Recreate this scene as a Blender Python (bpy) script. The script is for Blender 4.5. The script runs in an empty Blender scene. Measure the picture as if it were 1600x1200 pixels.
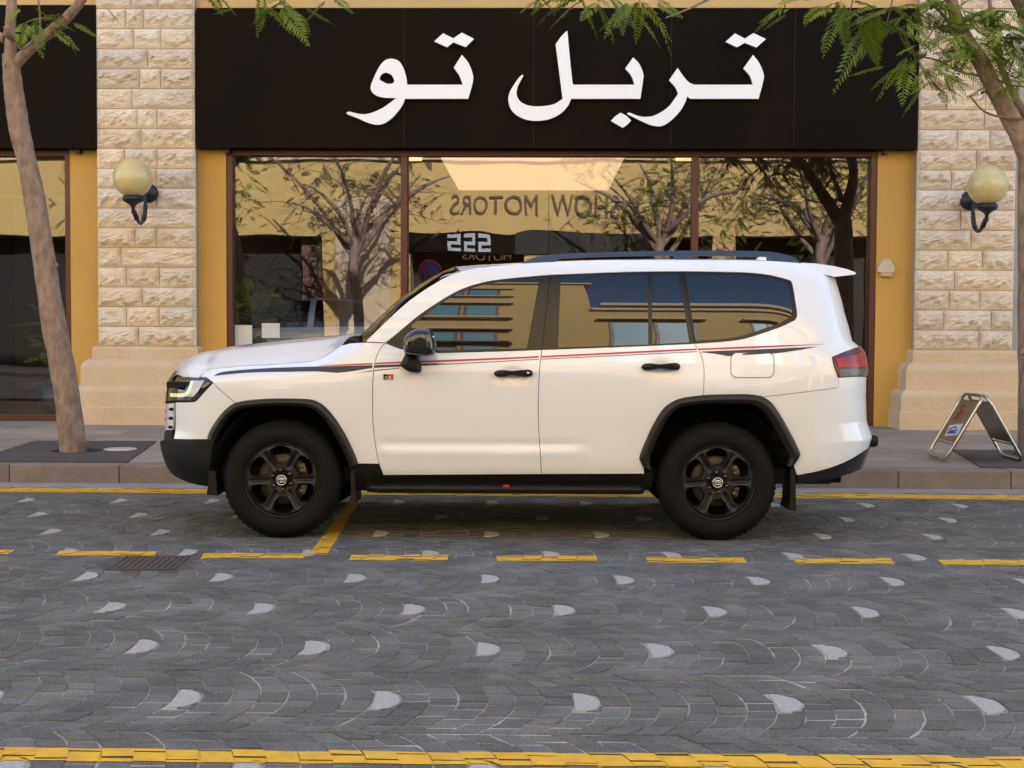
import bpy, bmesh, math, random
import numpy as np
from mathutils import Vector, Matrix
from mathutils.geometry import delaunay_2d_cdt

random.seed(7)
rng = np.random.default_rng(7)
scene = bpy.context.scene
COL = scene.collection

# ------------------------------------------------------------------ camera
FPX, CAM_H = 2050.0, 1.375            # focal length in photo pixels, eye height
YAW, PITCH, ROLL = math.atan(40 / 2050), math.atan(85 / 2050), 0.0047
_fwd = Vector((-math.sin(YAW) * math.cos(PITCH), math.cos(YAW) * math.cos(PITCH), -math.sin(PITCH)))
_r0 = _fwd.cross(Vector((0, 0, 1))).normalized()
_u0 = _r0.cross(_fwd)
_r = (_r0 * math.cos(ROLL) + _u0 * math.sin(ROLL)).normalized()
_u = (_u0 * math.cos(ROLL) - _r0 * math.sin(ROLL)).normalized()
CAM = Vector((0, 0, CAM_H))
cam_data = bpy.data.cameras.new('camera')
cam_data.lens = FPX / 1600 * 36
cam_data.sensor_width = 36
cam_data.clip_start, cam_data.clip_end = 0.05, 2000
cam = bpy.data.objects.new('camera', cam_data)
COL.objects.link(cam)
m = Matrix.Identity(4)
for i in range(3):
    m[i][0], m[i][1], m[i][2], m[i][3] = _r[i], _u[i], -_fwd[i], CAM[i]
cam.matrix_world = m
scene.camera = cam

# ------------------------------------------------------------------ sky and sun
SUN_EL, SUN_AZ = math.radians(29), math.radians(14)
world = bpy.data.worlds.new('World')
scene.world = world
world.use_nodes = True
nt = world.node_tree
for n in list(nt.nodes):
    nt.nodes.remove(n)
sky = nt.nodes.new('ShaderNodeTexSky')
sky.sky_type = 'NISHITA'
sky.sun_disc = False
sky.sun_elevation, sky.sun_rotation = SUN_EL, SUN_AZ
sky.altitude, sky.air_density, sky.dust_density, sky.ozone_density = 10, 1.0, 1.0, 1.0
bg = nt.nodes.new('ShaderNodeBackground')
bg.inputs['Strength'].default_value = 0.15
wo = nt.nodes.new('ShaderNodeOutputWorld')
nt.links.new(sky.outputs[0], bg.inputs['Color'])
nt.links.new(bg.outputs[0], wo.inputs['Surface'])
sun_data = bpy.data.lights.new('sun', 'SUN')
sun_data.energy, sun_data.angle, sun_data.color = 5.0, math.radians(0.53), (1.0, 0.97, 0.93)
sun = bpy.data.objects.new('sun', sun_data)
COL.objects.link(sun)
SUN_DIR = Vector((math.sin(SUN_AZ) * math.cos(SUN_EL), math.cos(SUN_AZ) * math.cos(SUN_EL), math.sin(SUN_EL)))
sun.rotation_euler = SUN_DIR.to_track_quat('Z', 'Y').to_euler()
sun.location = (0, 30, 40)

scene.view_settings.view_transform = 'Standard'
scene.view_settings.look = 'None'
scene.view_settings.exposure = 2.12
scene.view_settings.gamma = 1.0
scene.view_settings.use_curve_mapping = False
scene.render.engine = 'CYCLES'
cy = scene.cycles
cy.use_denoising = True
cy.max_bounces, cy.diffuse_bounces, cy.glossy_bounces, cy.transparent_max_bounces = 10, 5, 5, 12
cy.caustics_reflective = cy.caustics_refractive = False
cy.sample_clamp_indirect = 6.0


# ------------------------------------------------------------------ measuring helpers
def ray(px, py):
    """direction of the sight line through a photo pixel"""
    return (_fwd * FPX + _r * (px - 800) - _u * (py - 600)).normalized()


def on_ground(px, py, z=0.0):
    d = ray(px, py)
    t = (z - CAM_H) / d.z
    return CAM + d * t


def on_wall(px, py, y):
    d = ray(px, py)
    return CAM + d * (y / d.y)


# ------------------------------------------------------------------ object helpers
def tag(o, label=None, cat=None, group=None, kind=None):
    if label: o['label'] = label
    if cat: o['category'] = cat
    if group: o['group'] = group
    if kind: o['kind'] = kind
    return o


def empty(name, loc=(0, 0, 0), rz=0.0):
    o = bpy.data.objects.new(name, None)
    o.empty_display_size = 0.2
    o.location = loc
    o.rotation_euler = (0, 0, rz)
    COL.objects.link(o)
    return o


def link(name, me, parent=None):
    o = bpy.data.objects.new(name, me)
    COL.objects.link(o)
    if parent is not None:
        o.parent = parent
    return o


class MB:
    """collects simple shapes and builds them as ONE mesh object"""
    def __init__(self):
        self.v, self.f, self.s = [], [], []

    def add(self, verts, faces, smooth=False):
        b = len(self.v)
        self.v += [tuple(p) for p in verts]
        self.f += [tuple(b + i for i in f) for f in faces]
        self.s += [smooth] * len(faces)
        return self

    def box(self, x0, x1, y0, y1, z0, z1, bev=0.0):
        if bev <= 0:
            v = [(x, y, z) for z in (z0, z1) for y in (y0, y1) for x in (x0, x1)]
            f = [(0, 2, 3, 1), (4, 5, 7, 6), (0, 1, 5, 4), (2, 6, 7, 3), (0, 4, 6, 2), (1, 3, 7, 5)]
            return self.add(v, f)
        b = bev
        bm = bmesh.new()
        bmesh.ops.create_cube(bm, size=1.0)
        for q in bm.verts:
            q.co = Vector(((x0 + x1) / 2 + q.co.x * (x1 - x0), (y0 + y1) / 2 + q.co.y * (y1 - y0), (z0 + z1) / 2 + q.co.z * (z1 - z0)))
        bmesh.ops.bevel(bm, geom=list(bm.edges), offset=b, segments=2, affect='EDGES', profile=0.6)
        bm.verts.index_update()
        self.add([q.co[:] for q in bm.verts], [tuple(q.index for q in fc.verts) for fc in bm.faces])
        bm.free()
        return self

    def tube(self, pts, radii, seg=10, caps=True, smooth=True, squash=None):
        pts = [Vector(p) for p in pts]
        if not hasattr(radii, '__len__'):
            radii = [radii] * len(pts)
        ref = Vector((0, 0, 1))
        d0 = (pts[1] - pts[0]).normalized()
        if abs(d0.dot(ref)) > 0.9:
            ref = Vector((1, 0, 0))
        n = (ref - d0 * ref.dot(d0)).normalized()
        vs, fs = [], []
        for i, p in enumerate(pts):
            if i == 0: d = pts[1] - pts[0]
            elif i == len(pts) - 1: d = pts[-1] - pts[-2]
            else: d = pts[i + 1] - pts[i - 1]
            d.normalize()
            n = (n - d * n.dot(d))
            n = n.normalized() if n.length > 1e-6 else d.orthogonal().normalized()
            b = d.cross(n)
            for k in range(seg):
                a = 2 * math.pi * k / seg
                vs.append(p + (n * math.cos(a) + b * math.sin(a) * (squash or 1)) * radii[i])
        for i in range(len(pts) - 1):
            for k in range(seg):
                k2 = (k + 1) % seg
                fs.append((i * seg + k, i * seg + k2, (i + 1) * seg + k2, (i + 1) * seg + k))
        self.add(vs, fs, smooth)
        if caps:
            self.add([vs[k] for k in range(seg)], [tuple(reversed(range(seg)))])
            self.add([vs[(len(pts) - 1) * seg + k] for k in range(seg)], [tuple(range(seg))])
        return self

    def lathe(self, prof, center, axis='Z', seg=32, smooth=True, flip=False):
        """prof: (radius, height along axis)"""
        c = Vector(center)
        vs, fs = [], []
        for (r, h) in prof:
            for k in range(seg):
                a = 2 * math.pi * k / seg
                ca, sa = math.cos(a) * r, math.sin(a) * r
                if axis == 'Z': p = Vector((ca, sa, h))
                elif axis == 'Y': p = Vector((ca, h, sa))
                else: p = Vector((h, ca, sa))
                vs.append(c + p)
        for i in range(len(prof) - 1):
            for k in range(seg):
                k2 = (k + 1) % seg
                q = (i * seg + k, i * seg + k2, (i + 1) * seg + k2, (i + 1) * seg + k)
                fs.append(q[::-1] if flip else q)
        return self.add(vs, fs, smooth)

    def prism(self, poly, axis, a0, a1):
        """extrude a simple 2-D polygon along an axis from a0 to a1; poly in the other two axes"""
        def P(p, a):
            if axis == 'Y': return (p[0], a, p[1])
            if axis == 'X': return (a, p[0], p[1])
            return (p[0], p[1], a)
        n = len(poly)
        tri = cdt_tris(poly)
        v = [P(p, a0) for p in poly] + [P(p, a1) for p in poly]
        f = [t for t in tri] + [tuple(n + i for i in reversed(t)) for t in tri]
        f += [(i, (i + 1) % n, n + (i + 1) % n, n + i) for i in range(n)]
        return self.add(v, f)

    def build(self, name, mat, parent=None, fix=True):
        me = bpy.data.meshes.new(name)
        me.from_pydata(self.v, [], self.f)
        for p, s in zip(me.polygons, self.s):
            p.use_smooth = s
        if fix:
            bm = bmesh.new()
            bm.from_mesh(me)
            bmesh.ops.recalc_face_normals(bm, faces=bm.faces)
            bm.to_mesh(me)
            bm.free()
        me.materials.append(mat)
        return link(name, me, parent)


def cdt_tris(poly):
    """triangles of a simple polygon, by vertex index"""
    vs = [Vector((p[0], p[1])) for p in poly]
    n = len(vs)
    r = delaunay_2d_cdt(vs, [], [list(range(n))], 1, 1e-7)
    orig = r[3]
    out = []
    for t in r[2]:
        idx = [orig[i][0] if orig[i] else None for i in t]
        if None not in idx:
            out.append(tuple(idx))
    return out


def catmull(pts, step=6):
    pts = [np.array(p, float) for p in pts]
    if len(pts) < 3:
        return pts
    P = [2 * pts[0] - pts[1]] + pts + [2 * pts[-1] - pts[-2]]
    out = []
    for i in range(1, len(P) - 2):
        p0, p1, p2, p3 = P[i - 1], P[i], P[i + 1], P[i + 2]
        for k in range(step):
            t = k / step
            out.append(0.5 * ((2 * p1) + (p2 - p0) * t + (2 * p0 - 5 * p1 + 4 * p2 - p3) * t * t + (3 * p1 - p0 - 3 * p2 + p3) * t ** 3))
    out.append(pts[-1])
    return out


def closed(segs, step=6):
    """join smooth runs into a closed outline; each run is smoothed, junctions stay sharp"""
    out = []
    for s in segs:
        c = catmull(s, step) if len(s) > 2 else [np.array(p, float) for p in s]
        for p in c:
            if not out or np.linalg.norm(p - out[-1]) > 1e-6:
                out.append(p)
    if np.linalg.norm(out[0] - out[-1]) < 1e-6:
        out.pop()
    return np.array(out)


def resample(poly, step):
    out = []
    n = len(poly)
    for i in range(n):
        a, b = poly[i], poly[(i + 1) % n]
        L = np.linalg.norm(b - a)
        k = max(1, int(math.ceil(L / step)))
        for j in range(k):
            out.append(a + (b - a) * j / k)
    return np.array(out)


def area2(poly):
    x, y = poly[:, 0], poly[:, 1]
    return 0.5 * np.sum(x * np.roll(y, -1) - np.roll(x, -1) * y)


def inset(poly, d):
    """move a dense outline inward by d"""
    if abs(d) < 1e-9: return poly
    if area2(poly) < 0: poly = poly[::-1]
    e = np.roll(poly, -1, 0) - poly
    e /= np.maximum(np.linalg.norm(e, axis=1, keepdims=True), 1e-9)
    nrm = np.stack([-e[:, 1], e[:, 0]], 1)
    nb = nrm + np.roll(nrm, 1, 0)
    l = np.maximum(np.linalg.norm(nb, axis=1, keepdims=True), 0.35)
    return poly + nb / l * d


def inside(poly, pts):
    x, y = pts[:, 0], pts[:, 1]
    res = np.zeros(len(pts), bool)
    n = len(poly)
    for i in range(n):
        x0, y0 = poly[i]
        x1, y1 = poly[(i + 1) % n]
        if y0 == y1: continue
        c = (y0 > y) != (y1 > y)
        res ^= c & (x < (x1 - x0) * (y - y0) / (y1 - y0) + x0)
    return res


def fill(poly, holes=(), step=0.025):
    """triangulate an outline (and holes) with an inner grid; returns points, triangles, outline loops"""
    loops = [poly] + list(holes)
    P = np.concatenate(loops)
    lo, hi = poly.min(0), poly.max(0)
    gx = np.arange(lo[0] + step / 2, hi[0], step)
    gy = np.arange(lo[1] + step / 2, hi[1], step)
    G = []
    for j, yv in enumerate(gy):
        G.append(np.stack([gx + (step / 2 if j % 2 else 0), np.full_like(gx, yv)], 1))
    G = np.concatenate(G) if G else np.zeros((0, 2))
    ok = inside(poly, G)
    for h in holes:
        ok &= ~inside(h, G)
    G = G[ok]
    if len(G):
        keep = np.ones(len(G), bool)
        for i in range(0, len(G), 400):
            d = np.min(np.sum((G[i:i + 400, None, :] - P[None]) ** 2, 2), 1)
            keep[i:i + 400] = d > (0.45 * step) ** 2
        G = G[keep]
    A = np.concatenate([P, G])
    edges, b, lps = [], 0, []
    for L in loops:
        n = len(L)
        edges += [(b + i, b + (i + 1) % n) for i in range(n)]
        lps.append(list(range(b, b + n)))
        b += n
    r = delaunay_2d_cdt([Vector(p) for p in A], edges, [], 0, 1e-8)
    V = np.array([(p.x, p.y) for p in r[0]])
    T = np.array([t for t in r[2] if len(t) == 3])
    if not len(T): raise ValueError('empty outline %s' % poly[:5])
    c = V[T].mean(1)
    ok = inside(poly, c)
    for h in holes:
        ok &= ~inside(h, c)
    T = T[ok]
    back = {}
    for new, olds in enumerate(r[3]):
        for o in olds: back[o] = new
    lps = [[back[i] for i in L if i in back] for L in lps]
    a = V[T]
    ar = (a[:, 1, 0] - a[:, 0, 0]) * (a[:, 2, 1] - a[:, 0, 1]) - (a[:, 2, 0] - a[:, 0, 0]) * (a[:, 1, 1] - a[:, 0, 1])
    T[ar < 0] = T[ar < 0][:, ::-1]
    return V, T, lps


# ------------------------------------------------------------------ materials
def new_mat(name):
    mt = bpy.data.materials.new(name)
    mt.use_nodes = True
    t = mt.node_tree
    for n in list(t.nodes): t.nodes.remove(n)
    out = t.nodes.new('ShaderNodeOutputMaterial')
    return mt, t, out


def pbr(name, col, rough=0.6, metal=0.0, var=0.0, scale=8.0, bump=0.0, bscale=60.0, coat=0.0, ior=1.5, spec=0.5, col2=None,
        tone=False, rvar=0.0, detail=6.0, emit=None, estr=0.0, stretch=None, bdist=0.01, speck=0.0, sscale=160.0):
    """procedural surface: noise-mixed colour, noise roughness, noise bump"""
    mt, t, out = new_mat(name)
    N, Lk = t.nodes, t.links
    b = N.new('ShaderNodeBsdfPrincipled')
    b.inputs['Roughness'].default_value = rough
    b.inputs['Metallic'].default_value = metal
    b.inputs['IOR'].default_value = ior
    b.inputs['Specular IOR Level'].default_value = spec
    b.inputs['Coat Weight'].default_value = coat
    b.inputs['Coat Roughness'].default_value = 0.02
    Lk.new(b.outputs[0], out.inputs['Surface'])
    tc = N.new('ShaderNodeTexCoord')
    vec = tc.outputs['Object']
    if stretch:
        mp = N.new('ShaderNodeMapping')
        mp.inputs['Scale'].default_value = stretch
        Lk.new(vec, mp.inputs['Vector'])
        vec = mp.outputs[0]
    col = (*col, 1)
    c2 = (*col2, 1) if col2 else tuple(c * (1 - var) for c in col[:3]) + (1,)
    last = None
    if var > 0 or col2:
        nz = N.new('ShaderNodeTexNoise')
        nz.inputs['Scale'].default_value = scale
        nz.inputs['Detail'].default_value = detail
        nz.inputs['Roughness'].default_value = 0.6
        Lk.new(vec, nz.inputs['Vector'])
        rp = N.new('ShaderNodeMapRange')
        rp.inputs['From Min'].default_value, rp.inputs['From Max'].default_value = 0.3, 0.7
        Lk.new(nz.outputs['Fac'], rp.inputs['Value'])
        mx = N.new('ShaderNodeMix')
        mx.data_type = 'RGBA'
        mx.inputs['A'].default_value, mx.inputs['B'].default_value = col, c2
        Lk.new(rp.outputs[0], mx.inputs['Factor'])
        last = mx.outputs['Result']
        if rvar:
            rr = N.new('ShaderNodeMapRange')
            rr.inputs['To Min'].default_value, rr.inputs['To Max'].default_value = rough - rvar, rough + rvar
            Lk.new(nz.outputs['Fac'], rr.inputs['Value'])
            Lk.new(rr.outputs[0], b.inputs['Roughness'])
    if tone:
        at = N.new('ShaderNodeAttribute')
        at.attribute_name = 'tone'
        hs = N.new('ShaderNodeMix')
        hs.data_type = 'RGBA'
        hs.blend_type = 'MULTIPLY'
        hs.inputs['Factor'].default_value = 1.0
        if last: Lk.new(last, hs.inputs['A'])
        else: hs.inputs['A'].default_value = col
        Lk.new(at.outputs['Color'], hs.inputs['B'])
        last = hs.outputs['Result']
    if speck > 0 and last:
        n3 = N.new('ShaderNodeTexNoise')
        n3.inputs['Scale'].default_value, n3.inputs['Detail'].default_value = sscale, 3.0
        Lk.new(vec, n3.inputs['Vector'])
        r3 = N.new('ShaderNodeMapRange')
        r3.inputs['From Min'].default_value, r3.inputs['From Max'].default_value = 0.3, 0.7
        r3.inputs['To Min'].default_value, r3.inputs['To Max'].default_value = 1 - speck, 1 + speck
        Lk.new(n3.outputs['Fac'], r3.inputs['Value'])
        m3 = N.new('ShaderNodeMix')
        m3.data_type, m3.blend_type = 'RGBA', 'MULTIPLY'
        m3.inputs['Factor'].default_value = 1.0
        Lk.new(last, m3.inputs['A'])
        Lk.new(r3.outputs[0], m3.inputs['B'])
        last = m3.outputs['Result']
    if last: Lk.new(last, b.inputs['Base Color'])
    else: b.inputs['Base Color'].default_value = col
    if bump > 0:
        n2 = N.new('ShaderNodeTexNoise')
        n2.inputs['Scale'].default_value = bscale
        n2.inputs['Detail'].default_value = 5
        Lk.new(vec, n2.inputs['Vector'])
        bp = N.new('ShaderNodeBump')
        bp.inputs['Strength'].default_value = bump
        bp.inputs['Distance'].default_value = bdist
        Lk.new(n2.outputs['Fac'], bp.inputs['Height'])
        Lk.new(bp.outputs[0], b.inputs['Normal'])
    if emit:
        b.inputs['Emission Color'].default_value = (*emit, 1)
        b.inputs['Emission Strength'].default_value = estr
    return mt


def shop_glass(name, ior=2.15, tint=(0.88, 0.88, 0.86), wav=0.0018):
    """clear pane: reflection by Fresnel over a lightly tinted see-through, slightly uneven"""
    mt, t, out = new_mat(name)
    N, Lk = t.nodes, t.links
    tr = N.new('ShaderNodeBsdfTransparent')
    tr.inputs['Color'].default_value = (*tint, 1)
    gl = N.new('ShaderNodeBsdfGlossy')
    gl.inputs['Roughness'].default_value = 0.0
    f0 = ((ior - 1) / (ior + 1)) ** 2
    lw = N.new('ShaderNodeLayerWeight')          # same from both sides of the sheet
    lw.inputs['Blend'].default_value = 0.5
    pw = N.new('ShaderNodeMath'); pw.operation = 'POWER'; pw.inputs[1].default_value = 5.0
    Lk.new(lw.outputs['Facing'], pw.inputs[0])
    fr = N.new('ShaderNodeMath'); fr.operation = 'MULTIPLY_ADD'
    fr.inputs[1].default_value, fr.inputs[2].default_value = 1 - f0, f0
    Lk.new(pw.outputs[0], fr.inputs[0])
    mx = N.new('ShaderNodeMixShader')
    tc = N.new('ShaderNodeTexCoord')
    nz = N.new('ShaderNodeTexNoise')
    nz.inputs['Scale'].default_value, nz.inputs['Detail'].default_value = 1.1, 1.0
    Lk.new(tc.outputs['Object'], nz.inputs['Vector'])
    bp = N.new('ShaderNodeBump')
    bp.inputs['Strength'].default_value, bp.inputs['Distance'].default_value = 1.0, wav
    Lk.new(nz.outputs['Fac'], bp.inputs['Height'])
    Lk.new(bp.outputs[0], gl.inputs['Normal'])
    Lk.new(fr.outputs[0], mx.inputs[0])
    Lk.new(tr.outputs[0], mx.inputs[1])
    Lk.new(gl.outputs[0], mx.inputs[2])
    Lk.new(mx.outputs[0], out.inputs['Surface'])
    return mt


def emitter(name, col, strength):
    mt, t, out = new_mat(name)
    e = t.nodes.new('ShaderNodeEmission')
    e.inputs['Color'].default_value = (*col, 1)
    e.inputs['Strength'].default_value = strength
    t.links.new(e.outputs[0], out.inputs['Surface'])
    return mt


M = {}
M['wall'] = pbr('yellow_render', (0.60, 0.37, 0.095), 0.85, var=0.12, scale=1.2, bump=0.25, bscale=120)
M['wall_pale'] = pbr('pale_yellow_render', (0.66, 0.45, 0.2), 0.85, var=0.1, scale=2, bump=0.2, bscale=120)
M['stone'] = pbr('split_limestone', (0.79, 0.69, 0.565), 0.88, col2=(0.645, 0.525, 0.395), scale=6, bump=0.9, bscale=30, tone=True, speck=0.14, sscale=60)
M['mortar'] = pbr('mortar', (0.44, 0.335, 0.235), 0.95, var=0.3, scale=20)
M['plinth'] = pbr('smooth_limestone', (0.64, 0.49, 0.335), 0.75, col2=(0.56, 0.41, 0.26), scale=2.6, bump=0.2, bscale=60, speck=0.08, sscale=40)
M['grey_wall'] = pbr('grey_render', (0.42, 0.42, 0.38), 0.85, var=0.1, scale=2, bump=0.2, bscale=100)
M['frame'] = pbr('brown_red_frame', (0.10, 0.022, 0.014), 0.4, var=0.3, scale=5)
M['sign'] = pbr('dark_sign_sheet', (0.0042, 0.0037, 0.0035), 0.5, spec=0.05, col2=(0.0125, 0.0072, 0.0042), scale=0.8, detail=4, stretch=(1, 1, 0.5), bump=0.03, bscale=30, rvar=0.08)
M['letter'] = pbr('white_acrylic', (0.80, 0.825, 0.88), 0.35, emit=(0.9, 0.94, 1.0), estr=0.03)
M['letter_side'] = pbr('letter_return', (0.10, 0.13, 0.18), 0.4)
M['shop_glass'] = shop_glass('shop_glass')
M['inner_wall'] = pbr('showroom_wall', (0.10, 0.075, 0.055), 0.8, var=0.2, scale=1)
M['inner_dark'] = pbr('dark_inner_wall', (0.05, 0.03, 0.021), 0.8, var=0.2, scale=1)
M['inner_floor'] = pbr('showroom_floor', (0.16, 0.12, 0.08), 0.25, var=0.15, scale=1)
M['ceil_light'] = emitter('lit_ceiling', (1.0, 0.68, 0.40), 0.17)
M['lamp_small'] = emitter('small_lit_panel', (1.0, 0.72, 0.3), 0.3)
M['globe'] = pbr('amber_globe', (0.70, 0.60, 0.31), 0.25, col2=(0.60, 0.48, 0.22), scale=5, coat=0.3)
M['iron'] = pbr('black_iron', (0.012, 0.014, 0.018), 0.45, var=0.3, scale=20, bump=0.3, bscale=80)
M['bark'] = pbr('tree_bark', (0.36, 0.265, 0.20), 0.92, col2=(0.17, 0.11, 0.08), scale=13, bump=1.0, bscale=16, stretch=(1, 1, 0.5), bdist=0.03)
M['twig'] = pbr('twig_bark', (0.22, 0.15, 0.11), 0.9, var=0.3, scale=12)
M['grate'] = pbr('tree_grate', (0.10, 0.085, 0.08), 0.9, var=0.4, scale=14, bump=0.8, bscale=70)
M['soil'] = pbr('dark_soil', (0.03, 0.024, 0.02), 0.95, var=0.4, scale=20)
M['kerb'] = pbr('kerb_stone', (0.235, 0.205, 0.18), 0.85, col2=(0.18, 0.145, 0.12), scale=5, bump=0.3, bscale=80, tone=True, speck=0.22, sscale=90)
M['slab'] = pbr('paving_slab', (0.36, 0.30, 0.245), 0.8, col2=(0.28, 0.225, 0.18), scale=3, bump=0.2, bscale=90, tone=True, speck=0.2, sscale=70)
M['ground'] = pbr('street_ground', (0.14, 0.135, 0.135), 0.9, var=0.3, scale=3, bump=0.4, bscale=40)
M['joint'] = pbr('sand_joint', (0.52, 0.48, 0.41), 0.95, col2=(0.05, 0.046, 0.043), scale=1.3, detail=7, bump=0.5, bscale=90)
M['sett'] = pbr('basalt_sett', (0.152, 0.150, 0.140), 0.74, col2=(0.082, 0.080, 0.074), scale=2.6, detail=9, bump=1.0, bscale=48, tone=True, rvar=0.12, speck=0.4, sscale=130)
M['granite'] = pbr('light_granite', (0.43, 0.42, 0.40), 0.75, col2=(0.28, 0.275, 0.265), scale=60, bump=0.35, bscale=70)
M['yellow'] = pbr('yellow_line_paint', (0.80, 0.46, 0.018), 0.65, col2=(0.56, 0.30, 0.025), scale=9, detail=8, bump=0.25, bscale=70)
M['rust'] = pbr('rusty_cover', (0.10, 0.07, 0.045), 0.85, col2=(0.05, 0.037, 0.03), scale=12, bump=0.5, bscale=60)
M['steel'] = pbr('brushed_steel', (0.55, 0.52, 0.46), 0.28, metal=1.0, var=0.15, scale=10)
M['steel_panel'] = pbr('dull_steel_sheet', (0.34, 0.31, 0.25), 0.32, metal=0.9, var=0.25, scale=6)
M['red_ink'] = pbr('red_lettering', (0.45, 0.05, 0.03), 0.6)
M['paper'] = pbr('white_paper', (0.60, 0.60, 0.62), 0.7)
M['violet_ink'] = pbr('violet_ink', (0.12, 0.08, 0.3), 0.7)
M['plaque'] = pbr('pale_plaque', (0.60, 0.52, 0.45), 0.6, var=0.1, scale=20)
# car
M['paint'] = pbr('white_car_paint', (0.75, 0.795, 0.865), 0.32, coat=1.0, spec=0.4)
M['plastic'] = pbr('black_plastic', (0.009, 0.0085, 0.0085), 0.5, spec=0.25, var=0.2, scale=40, bump=0.12, bscale=400)
M['flare'] = pbr('satin_flare', (0.014, 0.012, 0.011), 0.36, spec=0.3, var=0.15, scale=20)
M['gloss'] = pbr('gloss_black', (0.008, 0.008, 0.009), 0.06, coat=0.6)
M['trim'] = pbr('satin_black_trim', (0.010, 0.009, 0.009), 0.25, spec=0.28)
M['cavity'] = pbr('dark_cavity', (0.004, 0.004, 0.004), 0.9)
M['car_glass'] = pbr('tinted_glass', (0.004, 0.004, 0.005), 0.0, ior=1.57, spec=0.5)
M['rubber'] = pbr('tyre_rubber', (0.0065, 0.006, 0.0058), 0.7, spec=0.18, var=0.3, scale=18, bump=0.15, bscale=120)
M['rim'] = pbr('dark_alloy', (0.026, 0.025, 0.027), 0.36, metal=0.4, spec=0.4, var=0.15, scale=20)
M['chrome'] = pbr('chrome', (0.75, 0.72, 0.66), 0.14, metal=1.0)
M['disc'] = pbr('brake_disc', (0.065, 0.060, 0.055), 0.5, metal=0.5, var=0.2, scale=30)
M['caliper'] = pbr('brass_caliper', (0.17, 0.145, 0.10), 0.4, metal=0.6, var=0.3, scale=30)
M['navy'] = pbr('navy_stripe', (0.05, 0.052, 0.075), 0.5, spec=0.3)
M['pink'] = pbr('red_stripe', (0.50, 0.05, 0.11), 0.45, spec=0.3)
M['seam'] = pbr('panel_seam', (0.16, 0.15, 0.145), 0.6)
M['tail'] = pbr('red_lens', (0.50, 0.014, 0.008), 0.3, col2=(0.24, 0.006, 0.006), scale=14, coat=0.25, spec=0.3)
M['tail_dark'] = pbr('dark_red_lens', (0.09, 0.008, 0.014), 0.25, coat=0.3, spec=0.3)
M['smoke'] = pbr('smoked_lens', (0.04, 0.04, 0.045), 0.25, col2=(0.14, 0.14, 0.14), scale=22, coat=0.3, spec=0.3)
M['lens'] = pbr('headlight_lens', (0.42, 0.40, 0.35), 0.1, col2=(0.60, 0.57, 0.5), scale=9, coat=1.0)
M['drl'] = pbr('running_light', (0.66, 0.70, 0.52), 0.2, emit=(0.78, 0.95, 0.5), estr=0.07)
M['red_dot'] = pbr('red_mark', (0.5, 0.02, 0.01), 0.4)
M['badge_white'] = pbr('badge_letters', (0.7, 0.68, 0.62), 0.3)
M['badge_edge'] = pbr('badge_edge', (0.45, 0.36, 0.2), 0.3, metal=0.6)

# ================================================================== STREET
YK = 11.50                     # face of the kerb
PZ = 0.16                      # pavement height
o = MB().add([(-400, -400, -0.05), (400, -400, -0.05), (400, 400, -0.05), (-400, 400, -0.05)], [(0, 1, 2, 3)]).build('ground', M['ground'], fix=False)
tag(o, kind='structure')
road = MB().add([(-60, -2.6, -0.0045), (60, -2.6, -0.0045), (60, YK + 0.3, -0.0045), (-60, YK + 0.3, -0.0045)], [(0, 1, 2, 3)]).build('road', M['joint'], fix=False)
tag(road, kind='structure')


def tone_attr(me, tones):
    """one colour factor for each point"""
    a = me.attributes.new('tone', 'FLOAT_COLOR', 'POINT')
    a.data.foreach_set('color', np.asarray(tones, np.float32).ravel())


# -- painted lines as ground quads (measured on the photograph)
def gquad(p):
    return np.array([on_ground(*q)[:2] for q in p])

lines = []
lines.append(('painted_line', gquad([(-1300, 1157.6), (2900, 1194.4), (2900, 1215.5), (-1300, 1176)])))
lines.append(('painted_line', gquad([(-900, 755.2), (2500, 780.7), (2500, 788), (-900, 762.3)])))
lines.append(('painted_line', gquad([(482, 867), (511, 867), (567, 776), (551, 776)])))
for q in ([(-132, 859.5), (24, 859), (12, 866), (-146, 866)], [(92, 861), (246, 861.5), (240, 868.5), (86, 868.5)],
          [(318, 864.5), (478, 865), (474, 873), (313, 872.5)], [(549, 867.5), (701, 867.5), (699, 876), (545, 875.5)],
          [(775, 868.5), (931, 868.5), (934, 877), (777, 876.5)], [(1009, 871), (1162, 871.5), (1168, 880), (1012, 879)],
          [(1240, 872.5), (1391, 873), (1398, 881.5), (1244, 880.5)], [(1465, 874.5), (1620, 875), (1630, 883.5), (1474, 882.5)],
          [(1695, 876.5), (1850, 877), (1862, 885.5), (1706, 885)], [(-362, 857.5), (-206, 857.5), (-220, 864.5), (-378, 864)]):
    lines.append(('painted_dash', gquad(q)))
cover_quad = gquad([(196, 869), (297, 869), (270, 890.5), (166, 890.5)])


def clip(poly, quad):
    """convex clip of poly by quad"""
    if area2(quad) < 0: quad = quad[::-1]
    out = [np.array(p) for p in poly]
    for i in range(len(quad)):
        a, b = quad[i], quad[(i + 1) % len(quad)]
        e = b - a
        res = []
        for j in range(len(out)):
            p, q = out[j], out[(j + 1) % len(out)]
            sp = e[0] * (p[1] - a[1]) - e[1] * (p[0] - a[0])
            sq = e[0] * (q[1] - a[1]) - e[1] * (q[0] - a[0])
            if sp >= 0: res.append(p)
            if (sp >= 0) != (sq >= 0): res.append(p + (q - p) * (sp / (sp - sq)))
        out = res
        if not out: return out
    return out


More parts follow.
